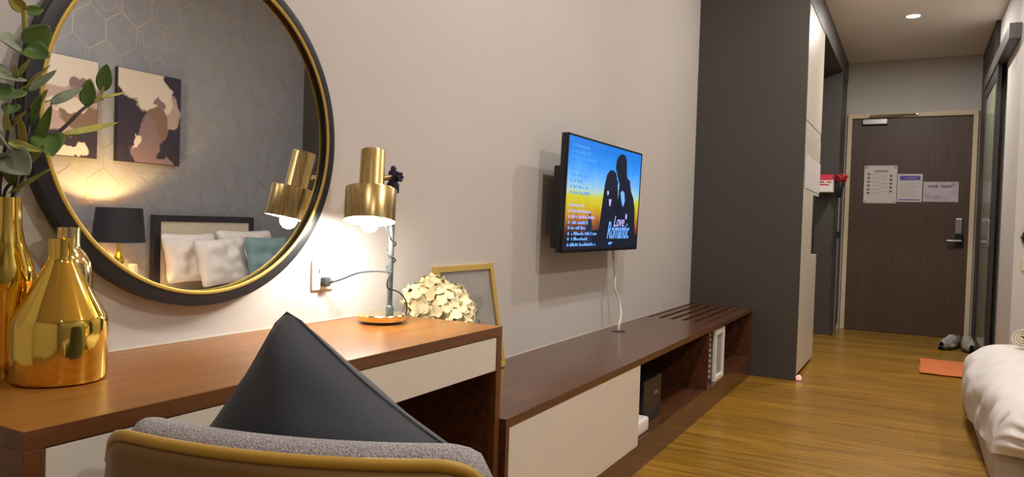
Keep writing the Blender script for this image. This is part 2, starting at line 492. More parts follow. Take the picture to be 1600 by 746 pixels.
# ceiling downlights
def downlight(x, y, wat, label, ZC=ZR):
    t = thing('ceiling_downlight', label, 'downlight', (x, y, ZC), 'recessed ceiling downlights')
    m = MB(); m.lathe([(0.052, -0.0015), (0.066, -0.0015), (0.066, -0.006), (0.052, -0.009), (0.052, -0.0015)], (x, y, ZC), 32, cap0=False, cap1=False)
    m.build('trim_ring', MT['white_plastic'], t, smooth=40)
    m = MB(); m.lathe([(0.051, -0.001), (0.051, -0.004)], (x, y, ZC), 32)
    m.build('diffuser', MT['led'], t)
    ld = bpy.data.lights.new('downlight_beam', 'AREA'); ld.shape = 'DISK'; ld.size = 0.10
    ld.energy = wat; ld.color = WARM
    lo = bpy.data.objects.new('downlight_beam', ld); COL.objects.link(lo)
    lo.parent = t; lo.location = (0, 0, -0.012)
downlight(-0.076, 6.85, HALL_W, 'lit downlight in the corridor ceiling before the entrance door', 2.815)
downlight(0.10, 4.7, DOWNLIGHT_W, 'downlight above the foot of the bed, near the tall cabinet')
downlight(-0.08, 2.1, DOWNLIGHT_W, 'downlight above the floor between desk and bed')
downlight(-0.08, -0.6, BACK_W, 'downlight behind the camera on the desk side')
downlight(1.7, 2.1, 1.3 * DOWNLIGHT_W, 'downlight on the bed side of the room')
downlight(1.7, -0.6, BACK_W, 'downlight behind the camera on the bed side')

# ------------------------------------------------------------------ desk
def desk():
    y0, y1, xf, zt = 0.527, 1.780, -0.993, 0.734
    t = thing('writing_desk', 'cherry wood writing desk with a white drawer front under the round mirror', 'desk', (-1.2, 1.15, 0))
    m = MB(); m.box(-1.4195, xf - 0.0012, y0 + 0.0012, y1, zt - 0.026, zt, bev=0.0008); m.build('desk_top', MT['wood'], t)
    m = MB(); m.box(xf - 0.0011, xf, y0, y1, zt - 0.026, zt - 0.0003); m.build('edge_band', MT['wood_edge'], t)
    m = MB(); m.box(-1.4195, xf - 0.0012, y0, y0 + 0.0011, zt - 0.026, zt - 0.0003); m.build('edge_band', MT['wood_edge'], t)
    m = MB(); m.box(-1.4195, xf, y0, y0 + 0.022, 0.0005, zt - 0.0265, bev=0.001); m.box(xf - 0.0195, xf, y0 + 0.0221, y0 + 0.027, 0.0005, zt - 0.0265); m.mi = 1; m.box(-1.4195, xf - 0.02, y0 + 0.0221, y0 + 0.027, 0.0005, zt - 0.0265); m.build('side_panel', [MT['wood_edge'], MT['wood_dark']], t)  # inner face in darker veneer: shade under the desk put into the colour
    m = MB(); m.box(-1.4195, xf, y1 - 0.022, y1, 0.0005, zt - 0.0265, bev=0.001); m.box(xf - 0.0195, xf, y1 - 0.027, y1 - 0.0221, 0.0005, zt - 0.0265); m.mi = 1; m.box(-1.4195, xf - 0.02, y1 - 0.027, y1 - 0.0221, 0.0005, zt - 0.0265); m.build('side_panel', [MT['wood_edge'], MT['wood_dark']], t)  # same cherry panel, its inner face coloured dark for the shade below the top
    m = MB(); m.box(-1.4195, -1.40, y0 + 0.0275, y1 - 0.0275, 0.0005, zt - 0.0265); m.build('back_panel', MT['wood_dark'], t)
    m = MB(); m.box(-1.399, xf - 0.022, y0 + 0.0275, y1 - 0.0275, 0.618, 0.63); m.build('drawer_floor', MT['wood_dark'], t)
    m = MB(); m.box(xf - 0.020, xf - 0.001, y0 + 0.029, y1 - 0.029, 0.614, zt - 0.0285, bev=0.001); m.build('drawer', MT['white_lam'], t)
desk()

# ------------------------------------------------------------------ tv bench
def bench():
    y0, y1, xf, zt = 1.783, 5.335, -0.973, 0.475
    t = thing('low_bench', 'long low dark wood media bench running along the wall under the television', 'bench', (-1.2, 3.5, 0))
    ys = 4.30
    m = MB(); m.box(-1.4195, xf, y0, ys, zt - 0.028, zt, bev=0.0015)
    # slatted vent part of the top: rims and slats
    m.box(-1.4195, -1.395, ys, y1, zt - 0.028, zt); m.box(-1.035, xf, ys, y1, zt - 0.028, zt, bev=0.001)
    m.box(-1.395, -1.035, y1 - 0.02, y1, zt - 0.028, zt)
    m.build('bench_top', MT['wood_dark'], t)
    n = 5; wd = (0.36) / n
    for i in range(n):
        a = -1.395 + i * wd
        s = MB(); s.box(a + 0.012, a + wd - 0.012, ys + 0.002, y1 - 0.021, zt - 0.024, zt - 0.001, bev=0.002)
        s.build('slat', MT['wood_dark'], t, origin=(a, ys, zt))
    m = MB(); m.box(-1.4195, xf, y1 - 0.03, y1, 0.0005, zt - 0.0285); m.build('end_panel', MT['wood_dark'], t)
    m = MB(); m.box(-1.4195, xf, y0, y0 + 0.02, 0.0005, zt - 0.0285); m.build('end_panel', MT['wood_dark'], t)
    m = MB(); m.box(-1.4195, -1.405, y0 + 0.02, y1 - 0.03, 0.0005, zt - 0.03); m.build('back_panel', MT['wood_dark'], t)
    for yy in (2.925, 4.09):
        m = MB(); m.box(-1.404, xf if yy > 3 else xf - 0.019, yy, yy + 0.02, 0.131, zt - 0.0285); m.build('divider', MT['wood_dark'], t)
    m = MB(); m.box(-1.404, xf - 0.019, y0 + 0.021, y1 - 0.031, 0.112, 0.130); m.box(xf - 0.0189, xf, 2.9305, y1 - 0.031, 0.112, 0.130); m.build('bottom_shelf', MT['wood_dark'], t)
    m = MB(); m.box(-0.995, xf + 0.0, y0 + 0.021, y1 - 0.031, 0.001, 0.1115); m.build('plinth', MT['wood_dark'], t)
    m = MB(); m.box(xf - 0.0185, xf - 0.0005, y0 + 0.021, 2.930, 0.112, 0.4462, bev=0.0005); m.build('cabinet_door', MT['white_lam'], t)
    m = MB(); m.lathe([(0.0, 0), (0.036, 0), (0.036, 0.002), (0.026, 0.003), (0.0, 0.003)], (-1.325, 3.61, zt), 24, cap0=False, cap1=False)
    m.build('cable_grommet', MT['black'], t, smooth=40)
bench()

# items in the open bench compartment
m = MB(); m.box(-1.37, -1.03, 3.16, 3.42, 0.1305, 0.33, bev=0.006)
m.mi = 1; m.box(-1.0299, -1.027, 3.30, 3.36, 0.245, 0.26)
m.mi = 0; tag(m.build('media_box', [MT['black'], MT['steel']]), 'black glossy media box at the back of the open bench shelf', 'electronics')
m = MB(); m.box(-1.135, -0.985, 2.955, 3.11, 0.1305, 0.195, bev=0.012, seg=3)
for i in range(5): m.box(-1.11 + i * 0.022, -1.10 + i * 0.022, 3.108, 3.1115, 0.15, 0.18)
tag(m.build('white_router', MT['white_plastic'], smooth=40), 'white rounded box at the front corner of the open bench shelf', 'electronics')

def grille():
    t = thing('louvred_unit', 'white louvred unit with a framed front in the end bay of the bench', 'appliance', (-1.1, 4.43, 0.1305))
    x0, x1, a, b, z0, z1 = -1.22, -0.982, 4.30, 4.53, 0.1305, 0.435
    m = MB(); m.box(x0, x1 - 0.02, a + 0.02, b, z0, z1, bev=0.006); m.build('housing', MT['grey_plastic'], t)
    m = MB(); fx0, fx1 = x1 - 0.019, x1
    m.box(fx0, fx1, a, a + 0.035, z0, z1, bev=0.004); m.box(fx0, fx1, b - 0.035, b, z0, z1, bev=0.004)
    m.box(fx0, fx1, a + 0.03, b - 0.03, z1 - 0.035, z1, bev=0.004); m.box(fx0, fx1, a + 0.03, b - 0.03, z0, z0 + 0.03, bev=0.004)
    m.build('front_frame', MT['white_plastic'], t)
    m = MB(); m.box(fx0 + 0.002, fx0 + 0.008, a + 0.03, b - 0.03, z0 + 0.028, z1 - 0.03); m.build('front_panel', MT['grey_plastic'], t)
    for i in range(9):
        z = z0 + 0.02 + i * 0.031
        s = MB(); s.box(x0 + 0.01, x1 - 0.03, a - 0.002, a + 0.0195, z, z + 0.016, bev=0.003)
        s.build('louvre', MT['white_plastic'], t, origin=(x0, a, z))
grille()

# ------------------------------------------------------------------ tall cabinets
def cabinets():
    xf, y0 = -0.675, 5.338
    t = thing('tall_cabinet', 'tall built-in cabinet with charcoal end panel and cream doors beside the bench', 'cabinet', (-1.05, 5.8, 0))
    m = MB(); m.box(-1.4195, xf, y0, y0 + 0.03, 0.0005, ZC - 0.001, bev=0.001); m.build('end_panel', MT['grey_lam'], t)
    m = MB(); m.box(-1.4195, xf - 0.024, y0 + 0.031, 6.27, 0.03, 2.59); m.build('carcass', MT['grey_dark'], t)
    m = MB(); m.box(xf - 0.022, xf - 0.001, y0 + 0.032, 6.285, 1.79, 2.58, bev=0.001); m.build('upper_door', MT['cream_lam'], t)
    m = MB(); m.box(xf - 0.018, xf - 0.004, y0 + 0.032, 6.285, 1.735, 1.787, bev=0.001); m.build('rail', MT['white_lam'], t)
    z0 = 0.035
    poly = [(y0 + 0.032, z0), (6.285, z0), (6.285, 0.845), (5.93, 0.845), (5.93, 1.30), (6.285, 1.30), (6.285, 1.73), (y0 + 0.032, 1.73)]
    m = MB(); m.prism([(xf - 0.022, a, b) for a, b in poly], None, (0.021, 0, 0)); m.build('lower_door', MT['cream_lam'], t)
    m = MB(); m.box(xf - 0.0235, xf - 0.0222, 5.93, 6.27, 0.845, 1.30); m.build('niche', MT['black'], t)
    m = MB(); m.box(-1.4195, xf, 6.30, 8.555, 2.60, 2.62); m.box(xf - 0.03, xf, y0 + 0.031, 8.555, 2.62, ZC - 0.001); m.box(xf - 0.03, xf, y0 + 0.031, 6.30, 2.59, 2.62)
    m.build('bulkhead', MT['grey_lam'], t)
    f = thing('dark_cabinet', 'dark grey tall cabinet on the left just before the entrance door', 'cabinet', (-1.0, 8.2, 0))
    m = MB(); m.box(-1.4195, xf - 0.025, 7.92, 8.515, 0.0005, 2.598); m.build('carcass', MT['grey_dark'], f)
    m = MB(); m.box(-1.4195, xf - 0.001, 7.90, 7.919, 0.0005, 2.598, bev=0.001); m.build('side_panel', MT['grey_lam'], f)
    m = MB(); m.box(xf - 0.024, xf - 0.003, 7.922, 8.513, 0.06, 2.59, bev=0.001); m.build('cabinet_door', MT['grey_dark'], f)
    m = MB(); m.box(xf - 0.0025, xf + 0.012, 8.0, 8.012, 0.9, 1.1, bev=0.002); m.build('handle', MT['steel'], f)
cabinets()
m = MB(); m.box(-0.6738, -0.6730, 5.40, 6.30, 1.325, 1.555)
tag(m.build('paper_sheet', MT['paper']), 'blank pale sheet taped on the cream door of the tall cabinet', 'paper')
m = MB(); m.sphere((-0.655, 5.352, 0.021), 0.02, 12); m.mi = 1; m.box(-0.672, -0.638, 5.337, 5.367, 0.0003, 0.012, bev=0.004)
tag(m.build('door_stop', [MT['led_red'], MT['white_plastic']], smooth=40), 'small pinkish white stop on the floor at the tall cabinet corner', 'door stop')

# carton on a ledge on the dark cabinet's side
def carton():
    t = thing('carton', 'white and red carton fixed beside the dark cabinet near the red flower', 'box', (-0.78, 7.80, 1.41))
    m = MB(); m.box(-0.86, -0.705, 7.70, 7.899, 1.41, 1.53, bev=0.003); m.build('box_body', MT['white_plastic'], t)
    m = MB(); m.prism([(-0.862, 7.697, 1.527), (-0.862, 7.901 - 0.003, 1.527), (-0.862, 7.898, 1.582), (-0.862, 7.75, 1.582)], None, (0.152, 0, 0)); m.build('box_top', MT['carton_red'], t)
    m = MB()
    for (a, b, z) in ((-0.84, -0.78, 1.50), (-0.76, -0.72, 1.50), (-0.84, -0.74, 1.475)):
        m.box(a, b, 7.6985, 7.6998, z, z + 0.012)
    m.build('box_print', MT['carton_red'], t)
carton()

# red flower on a long grey stem leaning at the dark cabinet
def rose():
    t = thing('artificial_rose', 'red flower on a tall grey stem standing against the dark cabinet', 'flower', (-0.64, 7.83, 0))
    cx, cy = -0.655, 7.83
    m = MB(); m.tube([(cx, cy, 0.0), (cx + 0.002, cy, 0.7), (cx, cy, 1.42)], 0.009, 8); m.build('stem', MT['steel'], t, smooth=40)
    m = MB(); m.tube([(cx, cy, 0.97), (cx, cy, 1.03)], 0.02, 10); m.build('stem_joint', MT['black'], t, smooth=40)
    m = MB(); m.lathe([(0.013, 1.36), (0.03, 1.42), (0.042, 1.50), (0.025, 1.53)], (cx, cy, 0), 14); m.build('calyx', MT['black'], t, smooth=50)
    rng = random.Random(2)
    for k in range(9):
        a = k * 2.4; r0 = 0.012 + 0.004 * k
        e = Vector((math.cos(a), math.sin(a), 0)); f_ = Vector((-math.sin(a), math.cos(a), 0))
        c = Vector((cx, cy, 1.515)) + Vector((0.01, 0, 0))
        def fn(u, v, e=e, f_=f_, r0=r0, c=c):
            s = (u - 0.5) * 2
            h = v * (0.085 - r0 * 0.5)
            wd = 0.035 * math.sin(PI * (0.15 + 0.8 * v)) + 0.005
            return c + e * (r0 + 0.03 * v * v - 0.012 * s * s) + f_ * (s * wd) + Vector((0, 0, h))
        m = MB(); m.grid(fn, 5, 4); m.build('petal', MT['red'], t, smooth=60, solid=0.002)
rose()

# ------------------------------------------------------------------ television
def tv():
    y0, y1, z0, z1 = 2.795, 3.735, 0.900, 1.405
    t = thing('television', 'black flat television on the wall showing a couple against a sunset', 'television', (-1.36, 3.31, 0.9))
    tilt = math.radians(1.6)
    zc = (z0 + z1) / 2; xs = -1.282
    def T(d, y, z):   # d: distance out from the screen plane
        zz = z - zc
        return Vector((xs + d * math.cos(tilt) + zz * math.sin(tilt), y, zc + zz * math.cos(tilt) - d * math.sin(tilt)))
    AX = (Vector((math.cos(tilt), 0, -math.sin(tilt))), Vector((0, 1, 0)), Vector((math.sin(tilt), 0, math.cos(tilt))))
    m = MB(); m.obox(T(-0.016, (y0 + y1) / 2, zc), AX, 0.0145, (y1 - y0) / 2, (z1 - z0) / 2, 0.004)
    m.build('housing', MT['black_gloss'], t, smooth=40)
    m = MB(); m.obox(T(-0.052, (y0 + y1) / 2 , zc - 0.06), AX, 0.022, (y1 - y0) / 2 - 0.03, (z1 - z0) / 2 - 0.075, 0.01)
    m.build('back_shell', MT['black'], t, smooth=40)
    m = MB(); m.box(-1.4195, -1.345, 3.2, 3.42, 1.02, 1.24, bev=0.004); m.build('wall_mount', MT['black'], t)
    m = MB()
    b = 0.009
    for (a0, a1, c0, c1) in ((y0, y1, z1 - b, z1), (y0, y1, z0, z0 + b * 1.6), (y0, y0 + b, z0, z1), (y1 - b, y1, z0, z1)):
        m.obox(T(0.0005, (a0 + a1) / 2, (c0 + c1) / 2), AX, 0.0025, (a1 - a0) / 2, (c1 - c0) / 2, 0.001)
    m.build('bezel', MT['black_gloss'], t)
    # lit screen: colours are what the screen displays
    sm = bpy.data.materials.new('screen_sunset'); sm.use_nodes = True
    nt = sm.node_tree; N = nt.nodes.new; L = nt.links
    bs = nt.nodes['Principled BSDF']
    bs.inputs['Base Color'].default_value = (0.005, 0.005, 0.006, 1); bs.inputs['Roughness'].default_value = 0.15
    tc = N('ShaderNodeTexCoord'); sp = N('ShaderNodeSeparateXYZ'); L.new(tc.outputs['Generated'], sp.inputs[0])
    nz = N('ShaderNodeTexNoise'); nz.inputs['Scale'].default_value = 5.0; nz.inputs['Detail'].default_value = 3
    mp = N('ShaderNodeMapping'); mp.inputs['Scale'].default_value = (1, 2.2, 0.7); L.new(tc.outputs['Generated'], mp.inputs[0]); L.new(mp.outputs[0], nz.inputs['Vector'])
    ad = N('ShaderNodeMath'); ad.operation = 'MULTIPLY_ADD'; L.new(nz.outputs['Fac'], ad.inputs[0]); ad.inputs[1].default_value = 0.16; L.new(sp.outputs['Z'], ad.inputs[2])
    rp = N('ShaderNodeValToRGB'); cr = rp.color_ramp
    stops = [(0.10, (0.004, 0.005, 0.01)), (0.22, (0.02, 0.010, 0.012)), (0.31, (0.20, 0.06, 0.03)), (0.40, (0.50, 0.22, 0.03)), (0.50, (0.62, 0.50, 0.015)), (0.57, (0.60, 0.58, 0.05)),
             (0.63, (0.40, 0.62, 0.62)), (0.73, (0.16, 0.46, 0.92)), (0.86, (0.03, 0.30, 0.90)), (1.0, (0.01, 0.20, 0.75))]
    while len(cr.elements) < len(stops): cr.elements.new(0.5)
    for e, (p_, c_) in zip(cr.elements, stops): e.position = p_; e.color = c_ + (1,)
    L.new(ad.outputs[0], rp.inputs[0]); L.new(rp.outputs[0], bs.inputs['Emission Color']); bs.inputs['Emission Strength'].default_value = 1.0
    m = MB(); m.obox(T(-0.0006, (y0 + y1) / 2, zc), AX, 0.001, (y1 - y0) / 2 - b, (z1 - z0) / 2 - b, 0)
    scr = m.build('screen', sm, t)
    Wd, Ht = y1 - y0, z1 - z0
    def flat(name, polys, material, d):
        m = MB()
        for P in polys:
            vs = [m.bm.verts.new(T(d, y0 + a * Wd, z0 + c * Ht)) for a, c in P]
            m.bm.faces.new(vs)
        bmesh.ops.triangulate(m.bm, faces=m.bm.faces)
        return m.build(name, material, scr)
    sil = mat('screen_dark', (0.004, 0.005, 0.008, 1), 0.2, emit=(0.004, 0.008, 0.022, 1), estr=1.0)
    man = [(0.634, 0.02), (0.673, 0.2), (0.705, 0.324), (0.707, 0.406), (0.701, 0.575), (0.67, 0.646), (0.65, 0.69), (0.634, 0.715), (0.626, 0.746), (0.61, 0.775), (0.605, 0.816), (0.615, 0.876), (0.649, 0.922), (0.697, 0.943), (0.738, 0.931), (0.76, 0.89), (0.767, 0.835), (0.774, 0.76), (0.787, 0.717), (0.828, 0.696), (0.854, 0.596), (0.9, 0.523), (0.932, 0.418), (0.943, 0.243), (0.963, 0.02)]
    wom = [(0.402, 0.02), (0.402, 0.14), (0.425, 0.242), (0.45, 0.305), (0.471, 0.392), (0.464, 0.552), (0.464, 0.611), (0.487, 0.709), (0.518, 0.752), (0.551, 0.768), (0.59, 0.759), (0.614, 0.744), (0.624, 0.715), (0.632, 0.688), (0.653, 0.66), (0.646, 0.635), (0.644, 0.6), (0.655, 0.575), (0.644, 0.54), (0.644, 0.495), (0.605, 0.443), (0.607, 0.351), (0.617, 0.259), (0.653, 0.18), (0.692, 0.02)]
    hill = [(0.0, 0.0), (0.0, 0.10), (0.15, 0.07), (0.30, 0.12), (0.38, 0.20), (0.45, 0.20), (0.66, 0.20), (0.9, 0.14), (1.0, 0.10), (1.0, 0.0)]
    tree = [(0.22, 0.05), (0.24, 0.18), (0.27, 0.25), (0.29, 0.33), (0.305, 0.36), (0.31, 0.31), (0.33, 0.24), (0.34, 0.05)]
    flat('screen_silhouette', [man], sil, 0.0010); flat('screen_silhouette', [wom], sil, 0.0012); flat('screen_silhouette', [hill], sil, 0.0008)
    flat('screen_silhouette', [tree], mat('screen_navy', (0.005, 0.005, 0.01, 1), 0.2, emit=(0.015, 0.02, 0.06, 1), estr=1.0), 0.0009)
    lit = mat('screen_blue_letters', (0.02, 0.02, 0.02, 1), 0.3, emit=(0.16, 0.42, 1.0, 1), estr=1.1)
    lil = mat('screen_lilac_letters', (0.02, 0.02, 0.02, 1), 0.3, emit=(0.45, 0.45, 0.9, 1), estr=1.0)
    dim = mat('screen_faint_letters', (0.02, 0.02, 0.02, 1), 0.3, emit=(0.06, 0.30, 0.78, 1), estr=1.0)
    # collar and small glints on the woman
    flat('screen_highlight', [[(0.50, 0.56), (0.52, 0.57), (0.53, 0.54), (0.51, 0.52)], [(0.53, 0.49), (0.57, 0.49), (0.56, 0.43), (0.545, 0.42)]], lil, 0.0016)
    flat('screen_highlight', [[(0.692, 0.561), (0.718, 0.589), (0.75, 0.57), (0.765, 0.485), (0.743, 0.427), (0.721, 0.463)]], lit, 0.0016)
    def text(s, a, c, size, material, shear=0.25, sx=1.0):
        cu = bpy.data.curves.new('screen_lettering', 'FONT'); cu.body = s; cu.size = size; cu.shear = shear; cu.extrude = 0.0
        cu.offset = size * 0.012
        me_o = bpy.data.objects.new('tmp_text', cu)
        me = bpy.data.meshes.new_from_object(me_o)
        bpy.data.objects.remove(me_o)
        org = parent_world(scr)
        for v in me.vertices:
            v.co = T(0.0022, y0 + a * Wd + v.co.x * sx, z0 + c * Ht + v.co.y) - org
        me.materials.append(material)
        o = bpy.data.objects.new('screen_lettering', me); COL.objects.link(o); o.parent = scr
        return o
    text('Love', 0.615, 0.235, 0.075, lil, 0.35)
    text('Romantic', 0.53, 0.12, 0.115, lit, 0.35, 0.68)
    flat('screen_highlight', [[(0.80 + 0.014 * math.sin(q) , 0.335 + 0.03 * math.cos(q)) for q in [i * PI / 4 for i in range(8)]]], lil, 0.0022)
    flat('screen_highlight', [[(0.555, 0.08), (0.57, 0.055), (0.62, 0.075), (0.60, 0.085)]], lit, 0.0022)
    # song list: rows of tiny unreadable letters, shown as word-length marks
    rng = random.Random(11)
    rows = [(0.395, 0.17, lil), (0.345, 0.26, lil), (0.295, 0.30, lil), (0.245, 0.22, lit), (0.20, 0.20, lit), (0.15, 0.33, lit), (0.105, 0.22, lit), (0.055, 0.33, lit)]
    polys = {}
    for k in range(9): rows.append((0.90 - k * 0.05, rng.uniform(0.1, 0.3), dim))
    for (c, wid, mm) in rows:
        a = 0.05; end = a + wid
        P = polys.setdefault(mm.name, (mm, []))[1]
        P.append([(a, c), (a + 0.014, c), (a + 0.014, c + 0.024), (a, c + 0.024)]); a += 0.03
        while a < end:
            l = rng.uniform(0.008, 0.014); h = rng.choice((0.016, 0.022, 0.028))
            if rng.random() < 0.18: a += 0.012
            P.append([(a, c), (a + l, c), (a + l, c + h), (a, c + h)]); a += l + 0.005
    for nm, (mm, P) in polys.items():
        o = flat('song_list', P, mm, 0.002); o['kind'] = 'stuff'
tv()
m = MB(); m.tube([(-1.375, 3.62, 0.935), (-1.375, 3.63, 0.86), (-1.372, 3.655, 0.78), (-1.365, 3.64, 0.70), (-1.35, 3.675, 0.62), (-1.33, 3.65, 0.55), (-1.325, 3.615, 0.51), (-1.325, 3.61, 0.480)], 0.0065, 8, 6)
tag(m.build('television_cable', MT['white_plastic'], smooth=60), 'white cable hanging from the television down to the bench hole', 'cable')

# ------------------------------------------------------------------ round mirror
def mirror():
    cy, cz = 1.1235, 1.2126
    t = thing('round_mirror', 'large round wall mirror with a black frame and thin gold inner rim', 'mirror', (-1.4, cy, cz))
    m = MB()
    m.lathe([(0.396, 0.001), (0.398, 0.006), (0.3985, 0.030), (0.3965, 0.034), (0.374, 0.0365), (0.369, 0.036), (0.369, 0.020), (0.369, 0.001)], (-1.42, cy, cz), 128, axis=(1, 0, 0), cap0=False, cap1=False)
    m.build('frame', MT['black'], t, smooth=35)
    m = MB(); m.lathe([(0.3692, 0.0335), (0.3725, 0.0368), (0.3712, 0.0388), (0.3660, 0.0392), (0.3638, 0.0380), (0.3638, 0.0350), (0.3692, 0.0335)], (-1.42, cy, cz), 128, axis=(1, 0, 0), cap0=False, cap1=False)
    m.build('gold_rim', MT['gold_rim'], t, smooth=50)
    m = MB(); m.lathe([(0.3680, 0.015), (0.3680, 0.024)], (-1.42, cy, cz), 128, axis=(1, 0, 0))
    m.build('mirror_glass', MT['mirror'], t)
mirror()

# ------------------------------------------------------------------ gold vases
ZD = 0.7342
def vases():
    m = MB()
    n = 60
    fac = lambda th, h: 1 - 0.016 * abs(math.sin(6 * th)) * min(1, max(0, (0.20 - h) / 0.03)) * (1 if h > 0.004 else 0.3)
    m.lathe([(0.0000, 0.0), (0.0655, 0.0), (0.0699, 0.003), (0.0717, 0.008), (0.0717, 0.096), (0.0704, 0.104), (0.0677, 0.110), (0.0226, 0.196), (0.0190, 0.204), (0.0181, 0.21), (0.0181, 0.238), (0.0150, 0.238), (0.0142, 0.20), (0.0000, 0.195)],
            (-1.255, 0.722, ZD), n, rfun=fac, cap0=False, cap1=False)
    tag(m.build('gold_bottle_vase', MT['gold'], smooth=40), 'shiny gold bottle vase with wide shoulders, nearest of the gold vases', 'vase')
    m = MB()
    m.lathe([(0.0, 0), (0.030, 0), (0.033, 0.004), (0.037, 0.03), (0.040, 0.10), (0.040, 0.165), (0.037, 0.19), (0.028, 0.208), (0.0195, 0.216), (0.0185, 0.222), (0.0185, 0.254), (0.015, 0.254), (0.014, 0.21), (0.0, 0.20)], (-1.364, 0.797, ZD), 40, cap0=False, cap1=False)
    tag(m.build('pale_gold_bottle_vase', MT['gold_pale'], smooth=40), 'small pale gold round-shouldered bottle behind the wide gold vase', 'vase')
    m = MB()
    m.lathe([(0.0, 0), (0.026, 0), (0.028, 0.004), (0.026, 0.03), (0.028, 0.09), (0.042, 0.145), (0.046, 0.165), (0.043, 0.19), (0.031, 0.225), (0.026, 0.25), (0.0245, 0.275), (0.024, 0.305), (0.0205, 0.305), (0.020, 0.24), (0.0, 0.2)], (-1.352, 0.682, ZD), 40, cap0=False, cap1=False)
    tag(m.build('tall_gold_vase', MT['gold'], smooth=50), 'tall slim gold vase holding the eucalyptus at the left edge', 'vase')
vases()

# ------------------------------------------------------------------ eucalyptus
def leaf(parent, base, tip, width, nrm, material, curl=0.15, rnd=0.5):
    base = Vector(base); tip = Vector(tip); d = tip - base; Ln = d.length; d.normalize()
    n = Vector(nrm); n = (n - d * n.dot(d)).normalized(); s = d.cross(n)
    m = MB()
    def fn(u, v):
        # u along, v across
        prof = (math.sin(PI * min(1, u ** (0.62 + 0.3 * rnd) * 1.0)) ** 0.75) if 0 < u < 1 else 0.0
        q = (v - 0.5) * 2
        wv = width / 2 * prof
        return base + d * (Ln * u) + s * (q * wv) + n * (curl * Ln * (u * u - 0.4 * u) + 0.22 * width * prof * q * q * (1 if q > 0 else 0.8))
    m.grid(fn, 9, 6)
    return m.build('leaf', material, parent, smooth=70, origin=base, solid=0.0008)

